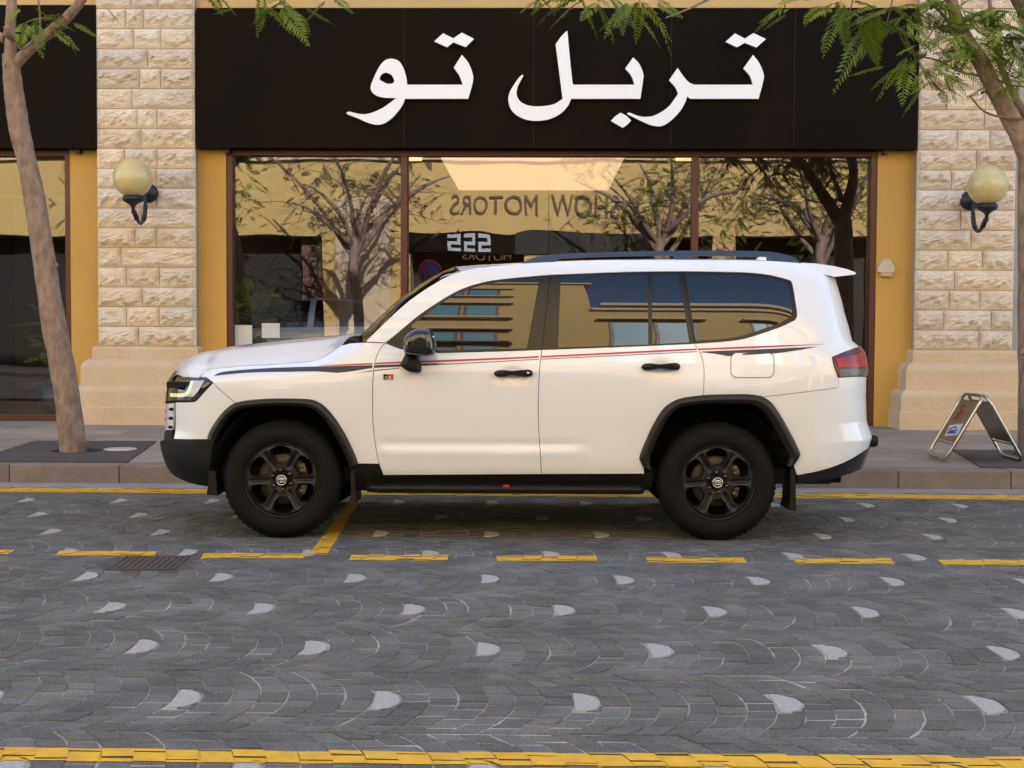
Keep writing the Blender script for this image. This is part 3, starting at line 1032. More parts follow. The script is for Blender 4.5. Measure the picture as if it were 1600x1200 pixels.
bl_dot = [[(538, 657), (560, 633), (590, 612)], [(590, 612), (622, 630), (648, 655)], [(648, 655), (628, 676), (602, 695)], [(602, 695), (570, 677), (538, 657)]]
def letter(runs, zf, hole=None):
    yl = YP - 0.02 - 0.075
    def P(rs):
        c = closed([[zf(p) for p in r] for r in rs], 5)
        return np.array([(on_wall(p[0], p[1], yl).x, on_wall(p[0], p[1], yl).z) for p in c])
    poly = P(runs)
    V, T, L = fill(poly, [P(hole)] if hole else [], 0.5)
    mb = MB()
    mb.add([(p[0] - SX0, yl - (YP - 0.02), p[1] - SIGN_BOT) for p in V], [tuple(t) for t in T])
    o = mb.build('letter', M['letter'], sb, fix=False)
    md = MB()
    for lp in L:
        n = len(lp)
        md.add([(V[i][0] - SX0, yy, V[i][1] - SIGN_BOT) for i in lp for yy in (yl - (YP - 0.02), -0.004)], [(2 * i, 2 * i + 1, (2 * i + 3) % (2 * n), (2 * i + 2) % (2 * n)) for i in range(n)])
    md.build('letter_return', M['letter_side'], o)
letter(tw, ZA, tw_hole); letter(tw_dots, ZA); letter(tr_, ZC); letter(tr_dots, ZC); letter(bl, ZC); letter(bl_dot, ZC)

# -- globe lamps on the pillars
def wall_lamp(px, py, mx, my, label, turn=0.0):
    out = 0.66
    gc = on_wall(px, py, YP - out)
    r = empty('wall_lamp', (gc.x, YP - 0.045, gc.z))
    tag(r, label, 'wall lamp', 'globe lamps on the stone pillars')
    R = 0.238
    prof = [(R * math.sin(a), -R * math.cos(a)) for a in np.linspace(0.32, math.pi - 0.001, 22)]
    MB().lathe(prof, (0, -out + 0.045, 0), seg=36).build('globe', M['globe'], r)
    cup = MB().lathe([(0.02, -0.36), (0.035, -0.335), (0.06, -0.315), (0.115, -0.285), (0.125, -0.255), (0.12, -0.225), (0.09, -0.215)], (0, -out + 0.045, 0), seg=24)
    cup.build('cup', M['iron'], r)
    ym = -0.02
    zm = -0.12
    MB().lathe([(0.001, -0.075), (0.05, -0.07), (0.062, -0.05), (0.11, -0.035), (0.125, 0.0), (0.125, 0.02)], (0, 0, zm), axis='Y', seg=24).build('wall_plate', M['iron'], r)
    yo = -out + 0.045
    arm = [(0, -0.05, zm), (0, -0.10, zm - 0.06), (0, -0.11, zm - 0.2), (0, -0.16, zm - 0.32), (0, -0.26, zm - 0.395), (0, -0.37, zm - 0.40), (0, -0.47, zm - 0.36), (0, yo + 0.06, zm - 0.30), (0, yo + 0.02, -0.40), (0, yo, -0.345)]
    arm = [tuple(p) for p in catmull(arm, 4)]
    MB().tube(arm, 0.022, 10).build('arm', M['iron'], r)
    rb = MB()
    for k in list(range(7, 14)) + list(range(24, 33)):
        p = Vector(arm[k]); q_ = Vector(arm[k + 1])
        rb.tube([p, p + (q_ - p) * 0.7], [0.033, 0.026], 8)
    tag(rb.build('leaf_collar', M['iron'], r), kind='stuff')
    r.rotation_euler = (0, 0, turn)
    return r
wall_lamp(207.5, 278, 0, 0, 'amber glass globe lamp on black iron arm on the left stone pillar')
wall_lamp(1543, 290, 0, 0, 'amber glass globe lamp on black iron arm on the right stone pillar')

# -- small plaque on the yellow strip
pc = on_wall(1384.5, 418, YW - 0.03)
pq = empty('wall_plaque', (pc.x, YW - 0.002, pc.z))
tag(pq, 'small pale arched plaque on the yellow wall beside the right window', 'plaque')
h = 0.105
poly = [(-h, -0.06), (h, -0.06), (h, 0.02)] + [(0.078 * math.cos(a), 0.03 + 0.078 * math.sin(a)) for a in np.linspace(0.1, math.pi - 0.1, 9)] + [(-h, 0.02)]
MB().prism(poly, 'Y', -0.05, 0.0).build('plate', M['plaque'], pq)
MB().box(-0.075, 0.075, -0.065, -0.002, -0.115, -0.064, bev=0.006).build('tray', M['wall_pale'], pq)
MB().box(-0.07, 0.07, -0.045, -0.002, -0.0635, -0.0605).build('slot', M['iron'], pq)

# -- notices at the foot of the left pane
def sheet(px0, py0, px1, py1, name, label, cat):
    a, b_ = on_wall(px0, py0, YG - 0.006), on_wall(px1, py1, YG - 0.006)
    o = MB().box(0, b_.x - a.x, 0, 0.004, 0, a.z - b_.z).build(name, M['paper'])
    o.location = (a.x, YG - 0.006, b_.z)
    return tag(o, label, cat)
sheet(367, 508, 394, 548, 'white_panel', 'white blank panel in the lower left corner of the showroom window', 'panel')
sheet(409, 505, 437, 528, 'paper_notice', 'paper notice stuck on the showroom window above the car bonnet', 'notice')

# ================================================================== WHITE CAR
CAR_Y = 9.47
CAR_X = -0.258
CAR_RZ = 0.012
car = empty('parked_car', (CAR_X, CAR_Y, 0.0), CAR_RZ)
tag(car, 'large white off-road car with black wheels parked along the kerb', 'car')
_ci = Matrix.Rotation(-CAR_RZ, 3, 'Z')
CORG = _ci @ (CAM - Vector((CAR_X, CAR_Y, 0)))
def cray(px, py): return _ci @ ray(px, py)
def smst(a, b, x):
    t = np.clip((x - a) / (b - a), 0, 1)
    return t * t * (3 - 2 * t)

# section of the near flank: height -> half width
_zt = np.array([(0.30, .86), (0.36, .893), (0.41, .918), (0.46, .936), (0.52, .946), (0.60, .949), (0.70, .950), (0.80, .954), (0.90, .957), (1.0, .958), (1.08, .955), (1.13, .949), (1.17, .940), (1.21, .929), (1.25, .919), (1.30, .906), (1.40, .881), (1.50, .853), (1.60, .821), (1.68, .791), (1.74, .764), (1.78, .742), (1.815, .714), (1.84, .680), (1.86, .63), (1.88, .55)])
_zd = np.array(catmull(_zt, 12))
_ker = np.ones(9) / 9
_zs = np.linspace(0.3, 1.88, 800)
_ws = np.interp(_zs, _zd[:, 0], _zd[:, 1])
_ws = np.convolve(np.pad(_ws, 4, 'edge'), _ker, 'valid')
# bonnet shut line in side view, roughly placed first, to roll the wing top over
HOODLINE = [(310, 589), (316, 582.5), (330, 577.5), (367, 572.5), (430, 569), (480, 565), (495, 562), (512, 554), (532, 540)]
def plane_hit(px, py, w):
    d = cray(px, py)
    return CORG + d * ((-w - CORG.y) / d.y)
_hl = np.array([(plane_hit(px, py, 0.87).x, plane_hit(px, py, 0.87).z) for px, py in HOODLINE])
XF0, XR0 = -1.50, 1.55
_nose = np.array([(0.25, -2.24), (0.30, -2.26), (0.36, -2.285), (0.42, -2.31), (0.48, -2.335), (0.55, -2.355), (0.63, -2.365), (0.68, -2.35), (0.72, -2.345), (0.9, -2.34), (1.02, -2.325), (1.08, -2.29), (1.15, -2.22), (1.25, -2.05), (1.9, -2.0)])
_tail = np.array([(0.30, 2.46), (0.45, 2.50), (0.58, 2.545), (0.66, 2.565), (0.70, 2.55), (0.76, 2.525), (0.85, 2.52), (0.92, 2.515), (1.0, 2.515), (1.15, 2.52), (1.22, 2.51), (1.27, 2.475), (1.31, 2.42), (1.40, 2.40), (1.5, 2.372), (1.6, 2.35), (1.73, 2.315), (1.8, 2.25), (1.88, 2.18)])
def nose_x(z): return np.interp(z, _nose[:, 0], _nose[:, 1])
def tail_x(z): return np.interp(z, _tail[:, 0], _tail[:, 1])
NF, NR = 3.0, 3.8
HANDLES = []
def w_side(x, z):
    x, z = np.asarray(x, float), np.asarray(z, float)
    w = np.interp(z, _zs, _ws)
    # step along the foot of the doors
    A = smst(-0.86, -0.70, x) * (1 - smst(0.42, 0.66, x))
    w = w + A * (-0.0075 * np.exp(-((z - 0.632) / 0.026) ** 2) + 0.0065 * np.exp(-((z - 0.565) / 0.032) ** 2))
    # wing top rolls into the bonnet
    zh = np.interp(x, _hl[:, 0], _hl[:, 1])
    fade = 1 - smst(-1.06, -0.84, x)
    d = np.clip((z - zh + 0.10) / 0.10, 0, 1.6)
    w = w - fade * 0.062 * d ** 2
    # wings swell over the wheels
    for cx in (-1.425, 1.425):
        w = w + 0.016 * np.exp(-((x - cx) / 0.55) ** 2) * smst(0.5, 0.8, z) * (1 - smst(0.98, 1.14, z))
    for (hx, hz) in HANDLES:
        w = w - 0.012 * np.exp(-(((x - hx) / 0.055) ** 2 + ((z - hz) / 0.040) ** 2) ** 1.25)
    # body narrows to both ends
    nx = nose_x(z)
    t = np.clip((XF0 - x) / (XF0 - nx), 0, 0.9999)
    w = w * (1 - t ** NF) ** (1 / NF)
    tx = tail_x(z)
    t = np.clip((x - XR0) / (tx - XR0), 0, 0.9999)
    w = w * (1 - t ** NR) ** (1 / NR)
    return w
TAUM = math.asin(0.985) / (math.pi / 2)
AF, AR = 0.95, 1.25
def to_u(x, z):
    x, z = np.asarray(x, float), np.asarray(z, float)
    u = x.copy()
    t = np.clip((XF0 - x) / (XF0 - nose_x(z)), 0, 0.985)
    u = np.where(x < XF0, XF0 - AF * np.arcsin(t) / (math.pi / 2), u)
    t = np.clip((x - XR0) / (tail_x(z) - XR0), 0, 0.985)
    return np.where(x > XR0, XR0 + AR * np.arcsin(t) / (math.pi / 2), u)
def from_u(u, z):
    x = u.copy()
    x = np.where(u < XF0, XF0 - (XF0 - nose_x(z)) * np.sin(np.clip((XF0 - u) / AF, 0, TAUM) * math.pi / 2), x)
    return np.where(u > XR0, XR0 + (tail_x(z) - XR0) * np.sin(np.clip((u - XR0) / AR, 0, TAUM) * math.pi / 2), x)
def hit(px, py):
    """point of the flank seen at a photo pixel -> (x, z)"""
    w = 0.94
    x = z = 0
    for _ in range(14):
        p = plane_hit(px, py, w)
        x, z = p.x, p.z
        lo = XF0 - (XF0 - float(nose_x(z))) * 0.985
        hi = XR0 + (float(tail_x(z)) - XR0) * 0.985
        xc = min(max(x, lo), hi)
        w = 0.55 * w + 0.45 * float(w_side(xc, z))
        x = xc
    return x, z
for hp in ((801, 585), (1032, 574)):
    HANDLES.append(hit(*hp))
def trace(segs, step=5):
    """outline in photo pixels -> dense outline on the flank, in (u, z)"""
    pts = closed(segs, step)
    xz = np.array([hit(*p) for p in pts])
    return np.stack([to_u(xz[:, 0], xz[:, 1]), xz[:, 1]], 1)
def surf(uz, off=0.0):
    z = uz[:, 1]
    x = from_u(uz[:, 0], z)
    e = 1e-3
    w = w_side(x, z)
    wxd = (w_side(x + e, z) - w_side(x - e, z)) / (2 * e)
    wzd = (w_side(x, z + e) - w_side(x, z - e)) / (2 * e)
    n = np.stack([-wxd, -np.ones_like(wxd), -wzd], 1)
    n /= np.linalg.norm(n, axis=1, keepdims=True)
    return np.stack([x, -w, z], 1) + n * off, n
CAR_FLANK = []
def panel(segs, name, mat, parent=None, gap=0.0022, off=0.0, depth=0.022, step=0.024, mirror=True, holes=(), raw=None):
    poly = raw if raw is not None else trace(segs)
    poly = resample(poly, 0.014)
    if area2(poly) < 0: poly = poly[::-1]
    poly = inset(poly, gap)
    V, T, L = fill(poly, holes, step)
    P, n = surf(V, off)
    me = bpy.data.meshes.new(name)
    verts = [tuple(p) for p in P]
    norms = [tuple(q) for q in n]
    faces = [tuple(int(i) for i in t) for t in T]
    if depth > 0:
        for lp in L:
            b_ = len(verts)
            k = len(lp)
            c2 = V[lp]
            tan = np.roll(P[lp], -1, 0) - np.roll(P[lp], 1, 0)
            sn = np.cross(tan, n[lp])
            sn /= np.maximum(np.linalg.norm(sn, axis=1, keepdims=True), 1e-9)
            inner = P[lp] - n[lp] * depth
            verts += [tuple(p) for p in P[lp]] + [tuple(p) for p in inner]
            norms += [tuple(q) for q in sn] * 2
            faces += [(b_ + (i + 1) % k, b_ + i, b_ + k + i, b_ + k + (i + 1) % k) for i in range(k)]
    me.from_pydata(verts, [], faces)
    me.materials.append(mat)
    for p in me.polygons: p.use_smooth = True
    me.normals_split_custom_set_from_vertices(norms)
    o = link(name, me, parent or car)
    if mirror:
        CAR_FLANK.append(o)
    return o

# ---- shut lines and edges shared by neighbouring panels (photo pixels)
DOOR_FRONT = [(602.5, 536), (595, 543), (587.5, 560), (583.5, 582), (582, 620), (583, 664), (588, 704), (592.5, 725), (599, 742.5)]
B_LOW = [(846.5, 546.5), (843, 580), (841, 632), (841.5, 665), (844, 704), (846, 741)]
B_UP = [(860, 429.5), (853, 490), (846.5, 546.5)]
C_LOW = [(1085, 537), (1095.5, 554), (1100, 577), (1100, 597), (1099.5, 617)]
C_UP = [(1066.6, 424), (1076, 480), (1085, 537)]
BELT_A = [(602.5, 536), (615, 541), (630, 546), (655, 550), (690, 551.2), (755, 549.5), (800, 548.2), (846.5, 546.5)]
BELT_B = [(846.5, 546.5), (980, 541.5), (1085, 537)]
DLO_TOP_A = [(602.5, 535.5), (625, 517.5), (655, 492.5), (692.5, 467.5), (720, 452.5), (750, 442.5), (780, 437), (830, 432), (860, 429.5)]
DLO_TOP_B = [(860, 429.5), (980, 425), (1066.6, 424)]
DLO_Q = [(1066.6, 424), (1137.5, 425), (1174, 426.5), (1203, 430), (1230, 436.5)]
DLO_Q2 = [(1230, 436.5), (1237.5, 442), (1242.5, 470), (1245.5, 492), (1242, 500)]
DLO_Q3 = [(1242, 500), (1216, 512), (1169, 527.5), (1137.5, 533), (1085, 537)]
FLF_O = [(324, 686.5), (327.5, 675), (340, 655), (355, 638), (367.5, 629.5), (390, 625.5), (430, 623), (475, 623.7), (492.5, 626.5), (507.5, 635.5), (525, 656), (542.5, 685), (555, 712), (559, 724.5)]
FLF_I = [(339, 686.5), (342, 677), (353, 658), (363, 647), (373, 641), (393, 637), (430, 634.5), (472, 635.5), (486, 638.5), (499, 647), (515, 667), (530, 692), (541, 716), (546, 731)]
FLR_O = [(1006, 731), (1001.5, 722), (999.7, 714), (1006, 696.5), (1019, 667.6), (1035, 641), (1051, 628), (1069, 621.7), (1111, 616.8), (1164, 616), (1187, 618.5), (1203, 627.5), (1219, 649), (1237, 681), (1249, 706), (1248.5, 714), (1240, 728)]
FLR_I = [(1018, 734), (1016, 724), (1016.5, 713), (1022, 699), (1033, 674), (1046, 651), (1058, 640), (1073, 635), (1111, 631.5), (1163, 631.5), (1180, 634.5), (1192, 642), (1206, 662), (1221, 691), (1231, 710), (1232.5, 717), (1229, 728)]
def sub(run, a, b):
    """part of a run between two of its points (inclusive, either direction)"""
    i, j = run.index(a), run.index(b)
    return run[i:j + 1] if i <= j else run[j:i + 1][::-1]
rev = lambda r: r[::-1]
SEAM_F = [(332.5, 598), (348, 613), (367.5, 629.5)]
A_OUT = [(571, 534), (580, 525), (625, 482), (655, 458.5), (685, 439.5), (700, 431.5), (720, 424.5), (755, 417.5), (810, 412.2), (870, 409), (950, 406.5), (1050, 405.5), (1150, 406), (1200, 407.5), (1250, 411), (1290, 417), (1320, 424)]

# white panels
fender = panel([rev(HOODLINE), [(310, 589), (322.5, 590)], [(322.5, 590), (330, 596), (332.5, 598)], SEAM_F, sub(FLF_O, (367.5, 629.5), (559, 724.5)), [(559, 724.5), (591, 725)],
                rev(DOOR_FRONT[:-1] ), [(602.5, 536), (571, 535), (548, 536)], [(548, 536), (532, 540)]], 'fender', M['paint'])
front_door = panel([DOOR_FRONT, [(599, 742.5), (846, 741)], rev(B_LOW), rev(BELT_A)], 'front_door', M['paint'], step=0.02)
rear_door = panel([B_LOW, [(846, 741), (1007, 740.5)], [(1007, 740.5), (1006, 731)], sub(FLR_O, (1006, 731), (1069, 621.7)) + [(1099.5, 617.6)], rev(C_LOW), rev(BELT_B)], 'rear_door', M['paint'], step=0.02)
SEAM_R = [(1192.5, 620), (1245, 614), (1309.5, 606)]
LAMP = [[(1300, 558), (1321, 549.5), (1347, 540)], [(1347, 540), (1420, 540)], [(1420, 540), (1420, 588)], [(1420, 588), (1347.5, 588), (1309.5, 590)], [(1309.5, 590), (1303, 572), (1300, 558)]]
body_side = panel([A_OUT, [(1320, 424), (1335, 427)], [(1335, 427), (1400, 480), (1420, 536)], [(1420, 536), (1347, 540)], rev(LAMP[0]), rev(LAMP[4]), [(1309.5, 590), (1309.5, 606)], rev(SEAM_R),
                   rev(sub(FLR_O, (1069, 621.7), (1187, 618.5))[1:]) + [(1099.5, 617.6)], rev(C_LOW), rev(DLO_Q3), rev(DLO_Q2), rev(DLO_Q), rev(DLO_TOP_B), rev(DLO_TOP_A), [(602.5, 535.5), (571, 534)]],
                  'body_side', M['paint'], gap=0.0015, step=0.022)
rear_bumper = panel([SEAM_R, [(1309.5, 606), (1309.5, 590)], [(1309.5, 590), (1347.5, 588), (1425, 588)], [(1425, 588), (1425, 690)], [(1425, 690), (1371, 691), (1355, 702), (1321, 722), (1282, 735.5), (1245, 743)], [(1245, 743), (1240, 728)],
                     rev(sub(FLR_O, (1187, 618.5), (1240, 728))), [(1187, 618.5), (1192.5, 620)]], 'rear_bumper', M['paint'])
front_bumper = panel([[(332.5, 598), (317.5, 614.5), (308, 625), (300, 628), (274.5, 628.5)], [(274.5, 628.5), (271, 686)], [(271, 686), (324, 686.5)], sub(FLF_O, (324, 686.5), (367.5, 629.5)), rev(SEAM_F)], 'front_bumper', M['paint'])
panel([[(200, 630), (271.5, 629.5)], [(271.5, 629.5), (269.5, 672)], [(269.5, 672), (200, 672)]], 'vent_panel', M['paint'], front_bumper)
for (vx, vy) in ((269, 639.5), (268.3, 653.5), (267.5, 667.5)):
    panel([[(vx - 6, vy), (vx - 2, vy - 2.6), (vx + 2, vy - 2)], [(vx + 2, vy - 2), (vx + 2, vy + 2)], [(vx + 2, vy + 2), (vx - 2, vy + 2.6), (vx - 6, vy)]], 'vent_slot', M['cavity'], front_bumper, gap=0, off=0.003, depth=0.004, step=0.01)
# black lower bumpers
panel([[(200, 673), (268, 673)], [(268, 673), (268, 690)], [(268, 690), (200, 690)]], 'bumper_gap', M['plastic'], front_bumper, gap=0, off=-0.006)
lower_f = panel([[(200, 694), (247, 691), (258, 687.5), (270, 686.8), (324, 687)], [(324, 687), (337, 687)], [(337, 687), (333, 757.5)], [(333, 757.5), (305, 752.5), (280, 742.5), (254, 725), (200, 715)]], 'lower_bumper', M['plastic'], gap=0.0, off=0.024, depth=0.06)
lower_r = panel([[(1245, 744), (1282, 736.5), (1321, 723), (1355, 703), (1371, 692), (1425, 691)], [(1425, 691), (1425, 716)], [(1425, 716), (1366, 716), (1347, 731), (1308, 745.5), (1275, 752), (1245, 756)], [(1245, 756), (1245, 744)]], 'lower_rear_bumper', M['gloss'], gap=0.0, off=0.006, depth=0.05)
panel([[(559.5, 725.5), (591, 725.5)], [(591, 725.5), (598, 743.5)], [(598, 743.5), (1007, 741.5)], [(1007, 741.5), (1019, 735)], [(1019, 735), (1019, 768)], [(1019, 768), (552, 768)], [(552, 768), (547, 735)]], 'sill', M['plastic'], gap=0.001, off=-0.012)
# ---- windows
def trims(segs, name, parent): return panel(segs, name, M['trim'], parent, gap=0.0015, off=-0.003)
trims([DLO_TOP_A, B_UP, rev(BELT_A)], 'window_trim', front_door)
trims([DLO_TOP_B, C_UP, rev(BELT_B), rev(B_UP)], 'window_trim', rear_door)
trims([DLO_Q, DLO_Q2, DLO_Q3, rev(C_UP)], 'window_trim', body_side)
def pane(segs, parent, name='window_glass'): return panel(segs, name, M['car_glass'], parent, gap=0.0, off=0.0005, depth=0.003, step=0.03)
pane([[(643, 508), (657, 497.5), (693, 472), (721, 456.5), (751, 446.5), (781, 441), (843, 436)], [(843, 436), (823, 544.5)], [(823, 544.5), (755, 546), (690, 547.5), (643, 545.8)], [(643, 545.8), (643, 508)]], front_door)
panel([[(612, 534.5), (640, 510.5)], [(640, 510.5), (640, 545)], [(640, 545), (628, 541.5), (612, 534.5)]], 'mirror_sail', M['trim'], front_door, gap=0, off=0.001, depth=0.004)
pane([[(876, 432.5), (940, 430), (1011, 428.8)], [(1011, 428.8), (1013, 538.5)], [(1013, 538.5), (940, 541), (872, 543)], [(872, 543), (876, 432.5)]], rear_door)
pane([[(1018, 428.8), (1058.5, 428.6)], [(1058.5, 428.6), (1069, 485), (1077, 535)], [(1077, 535), (1019, 538)], [(1019, 538), (1018, 428.8)]], rear_door)
pane([[(1071, 429), (1137.5, 429.5), (1172, 431.5), (1200, 435), (1226, 440.5)], [(1226, 440.5), (1232, 445), (1235.5, 470), (1237.5, 488), (1235, 495.5)], [(1235, 495.5), (1212, 507), (1168, 522), (1136, 529), (1087.5, 532.5)], [(1087.5, 532.5), (1079, 480), (1071, 429)]], body_side)

# ---- arch flares
def flare(outer, inner, name):
    a = np.array(catmull(outer, 5)); b = np.array(catmull(inner, 5))
    n = 90
    def rs(c):
        d = np.concatenate([[0], np.cumsum(np.linalg.norm(np.diff(c, axis=0), axis=1))])
        s = np.linspace(0, d[-1], n)
        return np.stack([np.interp(s, d, c[:, 0]), np.interp(s, d, c[:, 1])], 1)
    a, b = rs(a), rs(b)
    A = np.array([hit(*p) for p in a]); B = np.array([hit(*p) for p in b])
    vs, fs = [], []
    rows = [(0.0, -0.004), (0.012, 0.010), (0.05, 0.019), (0.2, 0.026), (0.45, 0.030), (0.52, 0.0315), (0.56, 0.030), (0.8, 0.024), (0.95, 0.016), (1.0, 0.004), (1.0, -0.05), (1.02, -0.14)]
    for (t, off) in rows:
        xz = A * (1 - min(t, 1)) + B * min(t, 1)
        uz = np.stack([to_u(xz[:, 0], xz[:, 1]), xz[:, 1]], 1)
        P, nn = surf(uz, 0)
        P[:, 1] -= off
        vs += [tuple(p) for p in P]
    for i in range(len(rows) - 1):
        for k in range(n - 1):
            fs.append((i * n + k, i * n + k + 1, (i + 1) * n + k + 1, (i + 1) * n + k))
    o = MB().add(vs, fs, True).build(name, M['flare'], car)
    CAR_FLANK.append(o)
flare(FLF_O, FLF_I, 'arch_flare')
flare(FLR_O, FLR_I, 'arch_flare')

# ---- decals: stripes along the belt
def decal(segs, name, mat, parent, off=0.0016): return panel(segs, name, mat, parent, gap=0, off=off, depth=0, step=0.03)
P1 = [(497, 571.4), (540, 569), (582, 567.2)]; P1b = [(582, 569.6), (540, 571), (497, 571.8)]
decal([P1, [(582, 567.2), (582, 569.6)], P1b], 'red_stripe', M['pink'], fender)
decal([[(585, 567), (640, 564.3), (700, 562.2), (842, 556.4)], [(842, 556.4), (842, 559)], [(842, 559), (700, 565.2), (640, 567.2), (585, 569.4)]], 'red_stripe', M['pink'], front_door)
decal([[(846, 556.2), (980, 549.6), (1088, 544.4)], [(1088, 544.4), (1089, 547)], [(1089, 547), (980, 552.4), (846, 558.8)]], 'red_stripe', M['pink'], rear_door)
decal([[(1091, 544.6), (1200, 540.2), (1297, 537.4)], [(1297, 537.4), (1200, 543), (1092, 547)]], 'red_stripe', M['pink'], body_side)
decal([[(334, 587.5), (350, 581), (405, 576.2), (455, 574), (505, 572.6), (582, 570.6)], [(582, 570.6), (582, 575)], [(582, 575), (550, 580), (527, 582.6)], [(527, 582.6), (495, 580.4), (455, 580.8), (400, 581.8), (360, 584.5), (334, 587.5)]], 'navy_stripe', M['navy'], fender)
decal([[(555, 583.2), (582, 578.4)], [(582, 578.4), (582, 580.2)], [(582, 580.2), (555, 583.2)]], 'lower_stripe', M['seam'], fender)
decal([[(585, 570.8), (630, 569), (700, 567.2)], [(700, 567.2), (660, 570.5), (625, 573), (585, 574.8)]], 'navy_stripe', M['navy'], front_door)
decal([[(585, 578), (625, 574.6)], [(625, 574.6), (625, 575.8)], [(625, 575.8), (585, 580)]], 'lower_stripe', M['seam'], front_door)
decal([[(660, 570.4), (842, 561)], [(842, 561), (842, 562)], [(842, 562), (660, 571.6)]], 'thin_stripe', M['navy'], front_door)
decal([[(846, 560.8), (1089, 549)], [(1089, 549), (1089, 550)], [(1089, 550), (846, 561.8)]], 'thin_stripe', M['navy'], rear_door)
decal([[(1096, 549.4), (1208, 544.8), (1278, 541.8)], [(1278, 541.8), (1245, 547.5), (1208, 552.4), (1160, 555), (1138, 556.6)], [(1138, 556.6), (1118, 553), (1096, 550.4)]], 'navy_stripe', M['navy'], body_side)

# ---- filler flap: hairline ring + flap
def rrect(x0, y0, x1, y1, r, sk=0.0):
    out = []
    for (cx, cy_, a0) in ((x1 - r, y0 + r, -90), (x1 - r, y1 - r, 0), (x0 + r, y1 - r, 90), (x0 + r, y0 + r, 180)):
        for k in range(5):
            a = math.radians(a0 + k * 22.5)
            out.append((cx + r * math.cos(a), cy_ + r * math.sin(a)))
    return out
decal([rrect(1141.5, 551, 1209.7, 590.5, 10) + [rrect(1141.5, 551, 1209.7, 590.5, 10)[0]]], 'filler_seam', M['seam'], body_side, off=0.0022)
panel([rrect(1142.6, 552.1, 1208.6, 589.4, 9.4) + [rrect(1142.6, 552.1, 1208.6, 589.4, 9.4)[0]]], 'filler_flap', M['paint'], body_side, gap=0, off=0.0032, depth=0.001)
decal([[(1190, 548.6), (1208, 546)], [(1208, 546), (1208, 552.0)], [(1208, 552.0), (1180, 554), (1160, 554.8)], [(1160, 554.8), (1160, 553.2)]], 'navy_stripe', M['navy'], body_side, off=0.0044)

# ---- tail lamp
tl = panel(LAMP, 'tail_lamp', M['tail_dark'], car, gap=0.002, off=0.006)
panel([[(1304, 562), (1322, 557.5), (1346, 552.5)], [(1346, 552.5), (1353, 564)], [(1353, 564), (1350, 573), (1308, 574.5)], [(1308, 574.5), (1304, 562)]], 'red_lens', M['tail'], tl, gap=0.001, off=0.009, depth=0.003)
panel([[(1308.5, 577), (1352, 575)], [(1352, 575), (1420, 576)], [(1420, 576), (1420, 586.5)], [(1420, 586.5), (1347, 586.5), (1312, 588.5)], [(1312, 588.5), (1308.5, 577)]], 'reverse_lens', M['smoke'], tl, gap=0.0, off=0.0085, depth=0.003)
# ---- headlight
hl = panel([[(200, 578), (267.5, 581.5)], [(267.5, 581.5), (275, 587.8), (300, 589.5), (322.5, 590.5)], [(322.5, 590.5), (330.5, 597)], [(330.5, 597), (317.5, 614), (307.5, 624.5), (298, 628)], [(298, 628), (267, 626.5), (200, 625)]], 'headlight', M['gloss'], gap=0.0015, off=0.002)
panel([[(300, 595.5), (320, 595.2)], [(320, 595.2), (310, 611), (303, 619.5)], [(303, 619.5), (291, 619.5)], [(291, 619.5), (297, 612), (300, 595.5)]], 'clear_lens', M['lens'], hl, gap=0, off=0.005, depth=0.002)
panel([[(267, 614), (283, 615)], [(283, 615), (291.5, 612.5), (296, 604.5), (298.5, 596)], [(298.5, 596), (303, 595.5)], [(303, 595.5), (300, 607), (295, 617), (287, 620.4)], [(287, 620.4), (267, 620)]], 'running_light', M['drl'], hl, gap=0, off=0.0065, depth=0.002)
panel([[(279, 593.5), (297, 595)], [(297, 595), (294, 601)], [(294, 601), (281, 600)]], 'projector', M['smoke'], hl, gap=0, off=0.005, depth=0.002)
# grille side and front fascia, bars across the nose
zs_ = np.linspace(0.44, 1.07, 14)
def nose_pts(z, s): 
    x = XF0 - (XF0 - float(nose_x(z))) * 0.985
    return (x, s * float(w_side(x, z)), z)
mb = MB()
vs = []
for z in zs_:
    a = nose_pts(z, -1)
    for k in range(9):
        q_ = -1 + k / 4
        vs.append((a[0] - 0.03 * (1 - q_ * q_), a[1] * -q_, z))
mb.add(vs, [(i * 9 + k, i * 9 + k + 1, (i + 1) * 9 + k + 1, (i + 1) * 9 + k) for i in range(13) for k in range(8)], True)
grille = mb.build('grille', M['cavity'], car)
for z in (0.74, 0.80, 0.86, 0.92, 0.98):
    a = nose_pts(z, -1)
    MB().tube([(a[0] + 0.006, a[1] - 0.05, z), (a[0] - 0.02, a[1] * 0.4, z), (a[0] - 0.028, 0, z), (a[0] - 0.02, -a[1] * 0.4, z), (a[0] + 0.006, -a[1] + 0.05, z)], 0.012, 8).build('grille_bar', M['gloss'], grille)

